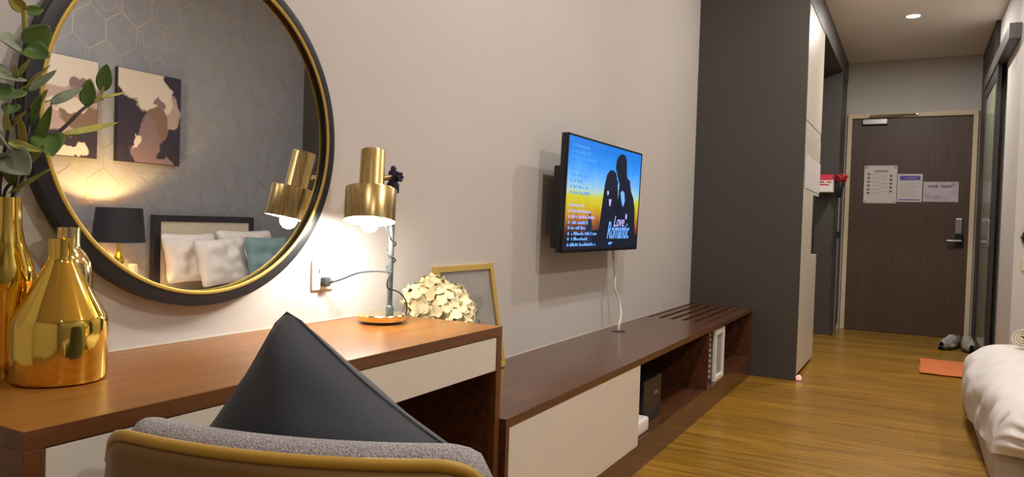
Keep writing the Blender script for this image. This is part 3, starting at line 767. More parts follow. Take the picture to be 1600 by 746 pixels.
def eucalyptus():
    toc = Vector((0.75, -0.6, -0.1))
    vt = (-1.352, 0.682, ZD + 0.24)
    # branch 1: tall main stem
    t = thing('eucalyptus_branch', 'tallest eucalyptus branch rising straight up beside the mirror edge', 'branch', vt, 'eucalyptus branches in the tall gold vase')
    m = MB(); m.tube([vt, (-1.338, 0.688, 1.04), (-1.318, 0.690, 1.13), (-1.300, 0.683, 1.22), (-1.290, 0.678, 1.30), (-1.290, 0.676, 1.35)], 0.0045, 7, 5, taper=0.003); m.build('stem', MT['stem'], t, smooth=60)
    m = MB(); m.tube([(-1.290, 0.677, 1.315), (-1.290, 0.675, 1.345)], 0.0042, 7); m.build('twig', MT['stem_green'], t, smooth=60)
    leaf(t, (-1.29, 0.676, 1.343), (-1.29, 0.650, 1.364), 0.022, toc, MT['leaf_olive'])
    leaf(t, (-1.29, 0.676, 1.343), (-1.285, 0.702, 1.352), 0.018, toc, MT['leaf'])
    leaf(t, (-1.29, 0.678, 1.285), (-1.27, 0.705, 1.325), 0.040, (0.7, -0.5, -0.3), MT['leaf'], 0.1)
    leaf(t, (-1.287, 0.676, 1.284), (-1.26, 0.70, 1.268), 0.040, (0.7, -0.5, 0.4), MT['leaf'], 0.2)
    leaf(t, (-1.29, 0.676, 1.275), (-1.265, 0.622, 1.282), 0.050, (0.6, -0.5, 0.4), MT['leaf_grey'], 0.1, 0.2)
    leaf(t, (-1.30, 0.676, 1.215), (-1.26, 0.707, 1.256), 0.020, (0.4, -0.2, 0.8), MT['leaf_olive'])
    leaf(t, (-1.305, 0.690, 1.215), (-1.300, 0.735, 1.258), 0.014, (0.7, -0.5, 0.3), MT['leaf_grey'])
    # branch 2: dark stem on the left with big grey leaves
    t = thing('eucalyptus_branch', 'eucalyptus branch at the far left with large grey-green leaves', 'branch', vt, 'eucalyptus branches in the tall gold vase')
    m = MB(); m.tube([(-1.354, 0.680, ZD + 0.27), (-1.342, 0.668, 1.05), (-1.30, 0.655, 1.12), (-1.285, 0.660, 1.20), (-1.285, 0.664, 1.235)], 0.0038, 7, 5, taper=0.002); m.build('stem', MT['stem'], t, smooth=60)
    leaf(t, (-1.285, 0.663, 1.235), (-1.255, 0.610, 1.218), 0.050, (0.7, -0.6, 0.3), MT['leaf_grey'], 0.15, 0.2)
    leaf(t, (-1.285, 0.664, 1.215), (-1.250, 0.622, 1.185), 0.042, (0.7, -0.4, 0.5), MT['leaf'], 0.1)
    leaf(t, (-1.30, 0.655, 1.12), (-1.245, 0.612, 1.148), 0.042, (0.7, -0.6, 0.3), MT['leaf_grey'], 0.1, 0.2)
    leaf(t, (-1.30, 0.655, 1.11), (-1.25, 0.670, 1.072), 0.052, (0.75, -0.5, 0.1), MT['leaf_grey'], 0.2, 0.2)
    leaf(t, (-1.31, 0.657, 1.10), (-1.27, 0.640, 1.105), 0.018, (0.3, -0.2, 0.9), MT['leaf_grey'])
    for (b_, t_, w_, mm) in (((-1.285, 0.664, 1.235), (-1.262, 0.672, 1.262), 0.010, 'leaf_olive'), ((-1.285, 0.662, 1.225), (-1.262, 0.650, 1.252), 0.010, 'leaf_olive'),
                             ((-1.297, 0.657, 1.14), (-1.268, 0.640, 1.176), 0.013, 'leaf_olive'), ((-1.297, 0.657, 1.15), (-1.272, 0.672, 1.178), 0.010, 'leaf_olive'),
                             ((-1.315, 0.660, 1.085), (-1.285, 0.640, 1.075), 0.030, 'leaf'), ((-1.30, 0.656, 1.13), (-1.26, 0.690, 1.112), 0.016, 'leaf_olive'), ((-1.288, 0.660, 1.19), (-1.262, 0.640, 1.165), 0.026, 'leaf')):
        leaf(t, b_, t_, w_, (0.6, -0.5, 0.4), MT[mm], 0.15)
    # branch 3: spray to the right across the mirror
    t = thing('eucalyptus_branch', 'eucalyptus spray leaning right across the mirror', 'branch', vt, 'eucalyptus branches in the tall gold vase')
    m = MB(); m.tube([(-1.350, 0.685, ZD + 0.27), (-1.342, 0.695, 1.05), (-1.315, 0.715, 1.125), (-1.300, 0.745, 1.160), (-1.298, 0.775, 1.195), (-1.30, 0.800, 1.217)], 0.0042, 7, 5, taper=0.0025); m.build('stem', MT['stem'], t, smooth=60)
    m = MB(); m.tube([(-1.30, 0.790, 1.208), (-1.30, 0.810, 1.228), (-1.30, 0.820, 1.250)], 0.003, 6, 4); m.tube([(-1.30, 0.797, 1.214), (-1.298, 0.815, 1.224)], 0.003, 6)
    m.build('twig', MT['stem_green'], t, smooth=60)
    m = MB(); m.tube([(-1.303, 0.735, 1.150), (-1.295, 0.765, 1.152)], 0.003, 6); m.build('twig', MT['stem_green'], t, smooth=60)
    leaf(t, (-1.30, 0.815, 1.236), (-1.295, 0.820, 1.288), 0.026, (0.75, -0.5, 0.0), MT['leaf'], 0.1)
    leaf(t, (-1.30, 0.786, 1.205), (-1.295, 0.788, 1.255), 0.026, (0.8, -0.4, 0.0), MT['leaf'], 0.08)
    leaf(t, (-1.30, 0.805, 1.222), (-1.285, 0.855, 1.238), 0.011, (0.4, -0.4, 0.8), MT['leaf_olive'])
    leaf(t, (-1.305, 0.727, 1.20), (-1.300, 0.780, 1.234), 0.022, (0.6, -0.3, 0.6), MT['leaf_grey'])
    leaf(t, (-1.30, 0.745, 1.150), (-1.285, 0.836, 1.176), 0.019, (0.5, -0.3, 0.7), MT['leaf_olive'])
    leaf(t, (-1.31, 0.725, 1.150), (-1.265, 0.712, 1.105), 0.052, (0.75, -0.55, 0.2), MT['leaf'], 0.15, 0.2)
    leaf(t, (-1.32, 0.712, 1.12), (-1.29, 0.722, 1.20), 0.018, (0.7, -0.5, 0.0), MT['leaf'], 0.05)
    leaf(t, (-1.325, 0.705, 1.10), (-1.28, 0.712, 1.128), 0.018, (0.6, -0.4, 0.4), MT['leaf_olive'])
    # branch 4: low thin leaves out of the vase mouth
    t = thing('eucalyptus_branch', 'short eucalyptus sprig at the mouth of the tall gold vase', 'branch', vt, 'eucalyptus branches in the tall gold vase')
    m = MB(); m.tube([(-1.348, 0.678, ZD + 0.27), (-1.340, 0.676, 1.05), (-1.325, 0.690, 1.08), (-1.318, 0.70, 1.16), (-1.318, 0.70, 1.19)], 0.003, 6, 5); m.build('stem', MT['stem'], t, smooth=60)
    leaf(t, (-1.335, 0.678, 1.045), (-1.27, 0.718, 1.088), 0.015, (0.5, -0.3, 0.7), MT['leaf_olive'], 0.1)
    leaf(t, (-1.318, 0.70, 1.16), (-1.30, 0.712, 1.215), 0.014, (0.7, -0.6, 0.0), MT['leaf'])
    leaf(t, (-1.318, 0.70, 1.18), (-1.30, 0.722, 1.225), 0.012, (0.7, -0.6, 0.2), MT['leaf_olive'])
    leaf(t, (-1.32, 0.695, 1.12), (-1.29, 0.672, 1.175), 0.014, (0.7, -0.6, 0.2), MT['leaf_olive'])
    leaf(t, (-1.33, 0.685, 1.06), (-1.31, 0.660, 1.10), 0.02, (0.7, -0.6, 0.2), MT['leaf'])
eucalyptus()

# ------------------------------------------------------------------ desk lamp
def desk_lamp():
    px, py = -1.264, 1.622
    t = thing('desk_lamp', 'brass desk lamp with stepped cylinder shade lit on the desk', 'lamp', (px, py, ZD))
    bx, by = -1.284, 1.614
    m = MB(); m.lathe([(0.0, 0.008), (0.064, 0.008), (0.066, 0.012), (0.066, 0.022), (0.0635, 0.025), (0.0, 0.025)], (bx, by, ZD), 48, cap0=False, cap1=False)
    base = m.build('base', MT['gold_base'], t, smooth=35)
    m = MB(); m.lathe([(0.0, 0.0), (0.056, 0.0), (0.056, 0.0085), (0.0, 0.0085)], (bx, by, ZD), 40, cap0=False, cap1=False); m.build('foot', MT['black'], base, smooth=35)
    m = MB(); m.tube([(px, py, ZD + 0.024), (px, py, 1.150)], 0.0075, 14); m.lathe([(0.011, 0.0), (0.011, 0.02), (0.0076, 0.024)], (px, py, ZD + 0.0245), 16, cap0=False, cap1=False)
    m.build('pole', MT['pole'], t, smooth=40)
    hx, hy = -1.252, 1.522
    ax = Vector((-0.11, 0.175, 1.0)).normalized()
    c0 = Vector((hx, hy - 0.010, 1.014))      # bottom rim centre
    m = MB()
    m.lathe([(0.067, 0.0), (0.067, 0.085), (0.066, 0.087), (0.0335, 0.089), (0.0325, 0.091), (0.0325, 0.190), (0.0315, 0.192), (0.0, 0.192)], c0, 56, axis=ax, cap0=False, cap1=False)
    sh = m.build('shade', MT['brass'], t, smooth=35)
    m = MB(); m.lathe([(0.0668, 0.0005), (0.0650, 0.0005), (0.0650, 0.083), (0.0, 0.084)], c0, 48, axis=ax, cap0=False, cap1=False)
    m.build('shade_lining', MT['shade_in'], sh, smooth=35)
    bc = c0 + ax * -0.003
    m = MB(); m.lathe([(0.0, -0.026), (0.010, -0.0245), (0.019, -0.017), (0.0235, -0.006), (0.024, 0.004), (0.021, 0.018), (0.015, 0.032), (0.012, 0.04), (0.012, 0.05)], bc, 24, axis=ax, cap0=False)
    m.build('bulb', MT['bulb'], sh, smooth=60)
    m = MB(); m.lathe([(0.014, 0.05), (0.014, 0.085)], bc, 20, axis=ax); m.build('bulb_socket', MT['white_plastic'], sh, smooth=40)
    # joint between pole and shade
    jc = Vector((px + 0.006, py - 0.022, 1.138))
    m = MB(); m.tube([Vector((px, py, 1.138)), c0 + ax * 0.118 + Vector((0, 0.03, 0))], 0.008, 10); m.build('arm', MT['brass'], t, smooth=40)
    m = MB()
    m.lathe([(0.0, -0.018), (0.013, -0.016), (0.015, 0.0), (0.013, 0.016), (0.0, 0.018)], (px, py, 1.138), 18, cap0=False, cap1=False)
    m.lathe([(0.0, 0.0), (0.007, 0.002), (0.0085, 0.010), (0.005, 0.017), (0.0, 0.018)], (px, py, 1.151), 14, cap0=False, cap1=False)
    for a in range(6):
        th = a * PI / 3
        m.sphere((px + 0.020, py + 0.004 + 0.010 * math.cos(th), 1.138 + 0.010 * math.sin(th)), 0.0050, 10)
    m.tube([(px + 0.010, py + 0.002, 1.138), (px + 0.022, py + 0.005, 1.138)], 0.009, 12)
    m.build('joint_knob', MT['navy'], t, smooth=50)
    m = MB(); m.box(px - 0.014, px + 0.014, py - 0.013, py + 0.013, 1.092, 1.123, bev=0.005); m.build('joint_collar', MT['navy'], t, smooth=40)
    # cord: from the shade, winding on the pole, then one end to the socket, one loop to the base
    m = MB()
    pts = [(px + 0.006, py - 0.075, 1.065), (px + 0.01, py - 0.055, 1.02), (px + 0.012, py - 0.022, 0.975)]
    for k in range(13):
        a = -1.0 + k * 2 * PI / 6
        pts.append((px + 0.0125 * math.cos(a), py + 0.0125 * math.sin(a), 0.965 - k * 0.0075))
    pts += [(px + 0.012, py - 0.016, 0.872), (px + 0.01, py - 0.025, 0.855), (px + 0.008, py - 0.02, 0.832), (px + 0.014, py + 0.014, 0.822), (px + 0.01, py + 0.05, 0.802), (px + 0.0, py + 0.078, 0.78), (px - 0.005, py + 0.085, 0.755), (px - 0.008, py + 0.072, 0.7375), (bx + 0.02, by + 0.058, 0.7375)]
    m.tube(pts, 0.0021, 7, 4); m.build('cord', MT['cable_grey'], t, smooth=60)
    m = MB()
    m.tube([(px + 0.012, py - 0.014, 0.876), (-1.285, 1.585, 0.878), (-1.325, 1.56, 0.872), (-1.36, 1.545, 0.856), (-1.385, 1.535, 0.846), (-1.392, 1.53, 0.845)], 0.0023, 7, 5)
    m.build('power_cord', MT['cable_grey'], t, smooth=60)
    m = MB(); m.tube([(-1.392, 1.532, 0.845), (-1.396, 1.519, 0.8455)], 0.0055, 10); m.box(-1.413, -1.392, 1.505, 1.529, 0.832, 0.858, bev=0.005)
    m.build('plug', MT['cable_grey'], t, smooth=40)
desk_lamp()

def socket():
    t = thing('wall_socket', 'white double wall socket plate with a plug between mirror and lamp', 'socket', (-1.42, 1.519, 0.864))
    m = MB(); m.box(-1.4199, -1.411, 1.477, 1.561, 0.822, 0.906, bev=0.004); p = m.build('plate', MT['white_plastic'], t, smooth=40)
    m = MB(); m.box(-1.4115, -1.4085, 1.532, 1.546, 0.880, 0.894, bev=0.001); m.build('switch', MT['grey_plastic'], t)
    m = MB(); m.box(-1.4115, -1.4105, 1.498, 1.503, 0.868, 0.880); m.build('socket_hole', MT['black'], t)
socket()

# ------------------------------------------------------------------ gold picture frame leaning on the wall
def lean_frame():
    y0, y1, z0, z1 = 2.045, 2.43, 0.4798, 0.866
    xb, xt = -1.335, -1.405
    t = thing('leaning_frame', 'gold picture frame with a lavender print leaning on the wall behind the flowers', 'picture frame', ((xb), (y0 + y1) / 2, z0))
    up_ = Vector((xt - xb, 0, z1 - z0)).normalized(); nn = Vector((up_.z, 0, -up_.x)); yy = Vector((0, 1, 0))
    H_ = math.hypot(xt - xb, z1 - z0)
    def P(d, y, h): return Vector((xb, y, z0)) + up_ * h + nn * d
    AX = (nn, yy, up_)
    fwid = 0.022
    m = MB()
    th = 0.012
    m.obox(P(-th, y0 + fwid / 2, H_ / 2), AX, th, fwid / 2, H_ / 2, 0.001); m.obox(P(-th, y1 - fwid / 2, H_ / 2), AX, th, fwid / 2, H_ / 2, 0.001)
    m.obox(P(-th, (y0 + y1) / 2, fwid / 2), AX, th, (y1 - y0) / 2 - fwid, fwid / 2, 0.001); m.obox(P(-th, (y0 + y1) / 2, H_ - fwid / 2), AX, th, (y1 - y0) / 2 - fwid, fwid / 2, 0.001)
    m.build('frame', MT['frame_gold'], t)
    m = MB(); m.obox(P(-0.014, (y0 + y1) / 2, H_ / 2), AX, 0.002, (y1 - y0) / 2 - fwid, H_ / 2 - fwid, 0); m.build('picture', MT['paper'], t)
    m = MB(); m.obox(P(-0.008, (y0 + y1) / 2, H_ / 2), AX, 0.001, (y1 - y0) / 2 - fwid, H_ / 2 - fwid, 0); m.build('glass_pane', MT['glass'], t)
    m = MB(); rng = random.Random(4)
    for k in range(46):
        h = 0.06 + 0.17 * rng.random(); y = 2.27 + rng.uniform(-0.045, 0.045) * (1 - abs(h - 0.13) / 0.15)
        c = P(-0.0115, y, h); r_ = rng.uniform(0.004, 0.008)
        vs = [m.bm.verts.new(c + yy * r_ * math.cos(q * PI / 3) + up_ * r_ * 1.3 * math.sin(q * PI / 3)) for q in range(6)]
        m.bm.faces.new(vs)
    o = m.build('lavender_print', MT['lavender'], t); o['kind'] = 'stuff'
lean_frame()

# ------------------------------------------------------------------ hydrangea flowers
def hydrangea():
    t = thing('flower_bunch', 'cream hydrangea bunch standing behind the right end of the desk', 'flowers', (-1.27, 1.90, 0.4755))
    m = MB(); m.lathe([(0.0, 0), (0.032, 0), (0.036, 0.01), (0.040, 0.08), (0.030, 0.15), (0.024, 0.19), (0.026, 0.20), (0.022, 0.20), (0.02, 0.15), (0.0, 0.14)], (-1.27, 1.90, 0.4755), 24, cap0=False, cap1=False)
    m.build('vase', MT['white_plastic'], t, smooth=50)
    rng = random.Random(9)
    heads = [(-1.335, 1.855, 0.775, 0.048), (-1.33, 1.915, 0.800, 0.050), (-1.26, 1.885, 0.760, 0.052), (-1.27, 1.945, 0.772, 0.050), (-1.23, 1.935, 0.745, 0.044), (-1.215, 1.90, 0.722, 0.042), (-1.30, 1.845, 0.735, 0.040)]
    for (x, y, z, R) in heads:
        m = MB(); m.tube([(-1.27, 1.90, 0.66), ((x - 1.27) / 2, (y + 1.90) / 2, 0.70), (x, y, z - 0.01)], 0.003, 6, 3); m.build('stem', MT['leaf'], t)
        m = MB()
        for k in range(34):
            a = k * 2.39996; zz = 1 - 1.75 * (k + 0.5) / 34; rr = math.sqrt(max(0, 1 - zz * zz))
            n = Vector((rr * math.cos(a), rr * math.sin(a), zz)); c = Vector((x, y, z)) + n * R * rng.uniform(0.78, 1.02)
            e = n.cross(Vector((0.3, 0.2, 0.9))).normalized(); f_ = n.cross(e)
            ph = rng.random() * PI
            for q in range(4):
                th = ph + q * PI / 2
                dd = e * math.cos(th) + f_ * math.sin(th); ss = n.cross(dd)
                L_ = 0.020; w_ = 0.0125; lift = rng.uniform(0.1, 0.6)
                tip = c + dd * L_ + n * L_ * lift
                mid = c + dd * L_ * 0.55 + n * L_ * lift * 0.25
                v0, v1, v2, v3 = [m.bm.verts.new(p_) for p_ in (c, mid + ss * w_, tip, mid - ss * w_)]
                m.bm.faces.new((v0, v1, v2, v3))
        m.sphere((x, y, z), R * 0.72, 12)
        o = m.build('bloom', MT['petal'], t, smooth=80)
hydrangea()

# ------------------------------------------------------------------ chair with a cushion
A_ = Vector((0.951, 0.309, 0)); F_ = Vector((-0.309, 0.951, 0)); UP = Vector((0, 0, 1))
CH = Vector((-0.643, 0.626, 0))
def cl(u, v, z): return CH + A_ * u + F_ * v + UP * z
def chair():
    t = thing('upholstered_chair', 'mustard velvet chair with grey tweed lining pulled up at the desk', 'chair', cl(0, 0.25, 0))
    ZT = 0.752; ZB = 0.33; HW = 0.243
    def path(s, off=0.0):
        """s in -1..1 across the back, slightly wrapped forward at the ends"""
        u = s * HW
        v = -0.045 * (1 - s * s) + 0.05 * max(0, abs(s) - 0.85) / 0.15 * 0.35
        return u, v + off
    def top(s, z):
        r = 0.05
        a = abs(s)
        d = max(0.0, (a - (1 - r / HW * 1.0)) / (r / HW))
        return z - r * (1 - math.sqrt(max(0, 1 - min(1, d) ** 2)))*0.9
    def slab(off0, off1, ztop, hw=1.0, rnd=0.012):
        m = MB()
        prof = []
        n = 40
        def fn(u, v):
            s = -hw + 2 * hw * u
            # v runs around the thickness: back bottom -> back top -> front top -> front bottom
            zt = top(s / hw, ztop)
            if v < 0.4: k = v / 0.4; o_ = off0; z = ZB + (zt - rnd - ZB) * k
            elif v < 0.6:
                th = PI * (v - 0.4) / 0.2
                c = (off0 + off1) / 2; h = (off1 - off0) / 2
                o_ = c - h * math.cos(th); z = zt - rnd + rnd * math.sin(th)
            else: k = (v - 0.6) / 0.4; o_ = off1; z = zt - rnd + (ZB - (zt - rnd)) * k
            uu, vv = path(s, o_)
            return cl(uu, vv, z)
        V = m.grid(fn, n, 40)
        for row in (V[0], V[-1]):
            try: m.bm.faces.new(row)
            except Exception: pass
        return m
    m = slab(-0.006, 0.022, ZT - 0.006, 1.0, 0.012); m.build('back_shell', MT['velvet'], t, smooth=60)
    tw = mat('grey_tweed', (0.60, 0.56, 0.56, 1), 0.95, col2=(0.16, 0.14, 0.155, 1), vscale=520, bump=0.8, bscale=520)
    m = slab(0.0235, 0.078, ZT + 0.010, 0.985, 0.026); m.build('back_pad', tw, t, smooth=60)
    pts = []
    for i in range(61):
        s = -1 + 2 * i / 60; uu, vv = path(s, 0.006); pts.append(cl(uu, vv, top(s, ZT - 0.004) + 0.003))
    m = MB(); m.tube(pts, 0.0075, 8); m.build('piping', MT['piping'], t, smooth=60)
    # seat
    m = MB()
    vs = m.box(-0.22, 0.22, 0.085, 0.43, 0.33, 0.405, bev=0.03, seg=3)
    for v in vs: v.co = cl(v.co.x, v.co.y, v.co.z)
    m.build('seat', tw, t, smooth=50)
    m = MB(); vs = m.box(-0.215, 0.215, 0.0, 0.425, 0.285, 0.328, bev=0.008)
    for v in vs: v.co = cl(v.co.x, v.co.y, v.co.z)
    m.build('seat_frame', MT['velvet'], t, smooth=50)
    for (a, b) in ((-1, 0), (1, 0), (-1, 1), (1, 1)):
        m = MB(); m.tube([cl(a * 0.185, 0.03 + b * 0.35, 0.29), cl(a * 0.215, 0.0 + b * 0.41, 0.0005)], 0.017, 12, taper=0.010)
        m.build('leg', MT['wood_dark'], t, smooth=50)
chair()

def pillow_mesh(size_w, size_h, thick, seed, pinch=0.10, n=22, wr=0.006):
    """returns function (a,b in -1..1, side) -> local (x across, y normal, z up)"""
    def fn(a, b, side):
        ex = 1 - pinch * (1 - abs(b) ** 2) * 1.0
        ez = 1 - pinch * (1 - abs(a) ** 2) * 1.0
        cr_ = 1 - 0.055 * abs(a) ** 9 * abs(b) ** 9
        x = a * size_w / 2 * ex * cr_; z = b * size_h / 2 * ez * cr_
        e = max(0.0, (1 - a ** 4)) ** 0.55 * max(0.0, (1 - b ** 4)) ** 0.55
        y = side * thick / 2 * e
        q = noise.noise(Vector((a * 2.2 + seed, b * 2.2, side * 3.0 + seed)))
        y += wr * q * e * 2
        return x, y, z
    return fn, n
def pillow(name, org, ax, w_, h_, th, seed, material, rot=0.0, pinch=0.10, wr=0.006, seam=None):
    fn, n = pillow_mesh(w_, h_, th, seed, pinch, wr=wr)
    X, Y, Z = ax
    m = MB()
    cr, sr = math.cos(rot), math.sin(rot)
    def P(a, b, side):
        x, y, z = fn(a, b, side)
        return Vector(org) + X * (x * cr - z * sr) + Y * y + Z * (x * sr + z * cr)
    for side in (-1, 1):
        m.grid(lambda u, v: P(2 * u - 1, 2 * v - 1, side), n, n)
    o = m.build(name, material, smooth=80)
    if seam:
        pts = []
        for (a0, b0, a1, b1) in ((-1, -1, 1, -1), (1, -1, 1, 1), (1, 1, -1, 1), (-1, 1, -1, -1)):
            for k in range(12):
                f = k / 12; pts.append(P(a0 + (a1 - a0) * f, b0 + (b1 - b0) * f, 0) + Y * 0.0015 * noise.noise(Vector((f * 9, a0, b1))))
        pts.append(pts[0])
        m = MB(); m.tube(pts, seam, 6); m.build('seam', material, o, smooth=60)
    return o
cu_c = cl(-0.034, 0.170, 0.405 + 0.24)
lean = Vector((0.0, 0.0, 1.0)) - F_ * 0.12
lean.normalize()
CX = A_; CY = lean.cross(CX).normalized() * -1
o = pillow('scatter_cushion', cu_c, (CX, F_, lean), 0.372, 0.372, 0.20, 3.1, MT['cushion'], rot=PI / 4 + 0.14, pinch=0.09, wr=0.012, seam=0.0022)
tag(o, 'dark slate velvet cushion standing on its corner on the mustard chair', 'cushion')

# ------------------------------------------------------------------ papers on the entrance door
def papers():
    Y = 8.5448
    def sheet(x0, x1, z0, z1, label, material):
        m = MB(); m.box(x0, x1, Y - 0.0022, Y - 0.0002, z0, z1)
        return tag(m.build('paper_notice', material), label, 'notice', 'paper notices on the entrance door')
    def marks(p, name, rects, material, y=Y - 0.0028):
        m = MB()
        for (a, b, c, d) in rects: m.box(a, b, y, Y - 0.0021, c, d)
        m.build(name, material, p)['kind'] = 'stuff'
    p = sheet(-0.483, -0.177, 1.34, 1.731, 'tall white notice with two columns of icons, leftmost on the entrance door', MT['paper'])
    marks(p, 'corner_motif', [(-0.478, -0.448, 1.70, 1.727), (-0.212, -0.182, 1.70, 1.727), (-0.478, -0.452, 1.345, 1.365), (-0.205, -0.182, 1.345, 1.365)], MT['ink_soft'])
    marks(p, 'title_print', [(-0.39 + k * 0.022, -0.374 + k * 0.022, 1.664, 1.68) for k in range(6)], MT['ink'])
    rr = [(-0.452, -0.427, z, z + 0.022) for z in (1.632, 1.592, 1.552, 1.512, 1.472, 1.435)] + [(-0.245, -0.220, z, z + 0.022) for z in (1.612, 1.572, 1.532, 1.492, 1.452)]
    marks(p, 'icon_print', rr, MT['ink'])
    rng = random.Random(8); rr = []
    for i in range(6): rr.append((-0.415, -0.415 + rng.uniform(0.06, 0.12), 1.640 - i * 0.04, 1.646 - i * 0.04))
    for i in range(5): rr.append((-0.255 - rng.uniform(0.05, 0.09), -0.257, 1.62 - i * 0.04, 1.626 - i * 0.04))
    marks(p, 'text_print', rr, MT['ink_soft'])
    p = sheet(-0.171, 0.053, 1.357, 1.643, 'white notice with blue header band, middle of three on the entrance door', MT['paper'])
    marks(p, 'header_band', [(-0.152, 0.034, 1.578, 1.624), (-0.158, 0.036, 1.374, 1.384)], MT['ink_blue'])
    marks(p, 'header_print', [(-0.10, -0.07, 1.595, 1.608), (-0.065, -0.03, 1.595, 1.608), (-0.025, 0.0, 1.595, 1.608)], MT['ink_pink'], Y - 0.0034)
    marks(p, 'text_print', [(-0.15, 0.03 - (k % 3) * 0.02, 1.555 - k * 0.016, 1.559 - k * 0.016) for k in range(10)], MT['ink_soft'])
    p = sheet(0.062, 0.369, 1.362, 1.564, 'wide lilac floral card, rightmost on the entrance door above the lock', MT['paper_lilac'])
    rng = random.Random(6); rr = []
    x = 0.10
    while x < 0.30:
        wd = rng.uniform(0.010, 0.022); rr.append((x, x + wd, 1.505 + rng.uniform(-0.004, 0.004), 1.505 + rng.uniform(0.012, 0.03))); x += wd + 0.006
        if 0.19 < x < 0.21: x += 0.03
    marks(p, 'title_print', rr, MT['ink'])
    marks(p, 'flower_print', [(0.165, 0.215, 1.39, 1.425), (0.235, 0.262, 1.395, 1.41), (0.09, 0.13, 1.40, 1.42), (0.32, 0.328, 1.45, 1.53), (0.305, 0.345, 1.52, 1.548)], MT['ink_soft'])
papers()

# ------------------------------------------------------------------ rug and shoes in the corridor
m = MB()
def rugf(u, v):
    x = 0.075 + 0.43 * u; y = 6.19 + 0.72 * v
    return Vector((x - 0.004 * math.sin(v * 7), y, 0.008 + 0.003 * noise.noise(Vector((u * 4, v * 4, 0)))))
V = m.grid(rugf, 16, 20)
o = m.build('door_mat', MT['rug'], smooth=60)
md = o.modifiers.new('solid', 'SOLIDIFY'); md.thickness = 0.008; md.offset = -1
tag(o, 'orange fabric mat on the corridor floor before the shoes', 'rug')

def shoe(cx, cy, ang, label, acc):
    t = thing('sports_shoe', label, 'shoe', (cx, cy, 0), 'pair of sports shoes by the sliding door')
    ca, sa = math.cos(ang), math.sin(ang)
    def W(x, y, z): return Vector((cx + x * ca - y * sa, cy + x * sa + y * ca, z))
    Lh, = (0.145,)
    def wid(k):  # k 0 heel..1 toe
        return 0.034 + 0.016 * math.sin(PI * min(1, k * 1.05)) + (0.006 if k > 0.6 else 0) - max(0, k - 0.88) * 0.16
    m = MB()
    m.grid(lambda u, v: W(-Lh + 2 * Lh * u, wid(u) * 1.06 * math.cos(2 * PI * v), 0.013 + 0.0125 * math.sin(2 * PI * v) + 0.012 * max(0, u - 0.8)), 18, 12)
    m.build('sole', MT['sole'], t, smooth=60)
    m = MB()
    def up_(u, v):
        k = u; th = PI * v
        hgt = 0.115 if k < 0.35 else 0.115 - 0.060 * ((k - 0.35) / 0.65) ** 0.8
        hgt *= 1 if k > 0.03 else 0.85
        y = wid(k) * math.cos(th); z = 0.022 + hgt * math.sin(th) ** 0.7
        if k < 0.38 and math.sin(th) > 0.75: z = 0.022 + hgt * (0.88 - 0.5 * (math.sin(th) - 0.75))
        return W(-Lh + 0.004 + (2 * Lh - 0.01) * k, y, z)
    m.grid(up_, 20, 14); m.build('upper', MT['shoe'], t, smooth=70, solid=0.002)
    m = MB()
    for k in range(4):
        x = 0.0 + k * 0.022
        m.tube([W(x, -0.02, 0.108 - k * 0.010), W(x + 0.006, 0, 0.124 - k * 0.010), W(x, 0.02, 0.108 - k * 0.010)], 0.003, 6, 3)
    m.build('lace', acc, t, smooth=60)
    m = MB()
    for sgn in (-1, 1):
        m.grid(lambda u, v, sgn=sgn: W(-0.03 + 0.10 * u, sgn * (wid((0.115 + 0.1 * u) / 0.29) * (1 - 0.35 * v * v) + 0.003), 0.03 + 0.060 * v * (1 - 0.4 * u)), 6, 3)
    m.build('side_stripe', acc, t, smooth=60, solid=0.001)['kind'] = 'stuff'
shoe(0.315, 7.74, -2.05, 'grey sports shoe with pale laces, left one of the pair by the door', MT['white_plastic'])
shoe(0.462, 7.69, -1.45, 'grey sports shoe with lime side, right one of the pair by the door', MT['shoe_lime'])

# ------------------------------------------------------------------ wall bits beyond the bed
def wall_bits():
    t = thing('round_wall_fixture', 'black round ring-shaped fixture on the wall above the switch plate', 'fixture', (0.665, 5.65, 1.03))
    c = (0.665, 5.649, 1.03)
    m = MB(); m.lathe([(0.034, 0.0), (0.062, 0.0), (0.068, -0.008), (0.062, -0.022), (0.042, -0.024), (0.034, -0.012), (0.034, 0.0)], c, 28, axis=(0, 1, 0), cap0=False, cap1=False); m.build('ring', MT['black_gloss'], t, smooth=50)
    m = MB(); m.lathe([(0.0, 0.0), (0.0335, 0.0), (0.0335, -0.008), (0.0, -0.010)], c, 24, axis=(0, 1, 0), cap0=False, cap1=False); m.build('centre_disc', MT['grey_dark'], t, smooth=50)
    for k in range(8):
        a = k * PI / 4
        m = MB(); m.sphere((c[0] + 0.062 * math.cos(a), c[1] - 0.014, c[2] + 0.062 * math.sin(a)), 0.012, 10); m.build('bead', MT['black_gloss'], t, smooth=60)
    t = thing('light_switch', 'cream light switch plate on the wall beyond the bed', 'switch', (0.645, 5.65, 0.86))
    m = MB(); m.box(0.603, 0.689, 5.640, 5.6498, 0.815, 0.905, bev=0.003); m.build('plate', MT['trim'], t)
    m = MB(); m.box(0.625, 0.667, 5.636, 5.6395, 0.84, 0.88, bev=0.002); m.build('rocker', MT['trim'], t)
wall_bits()

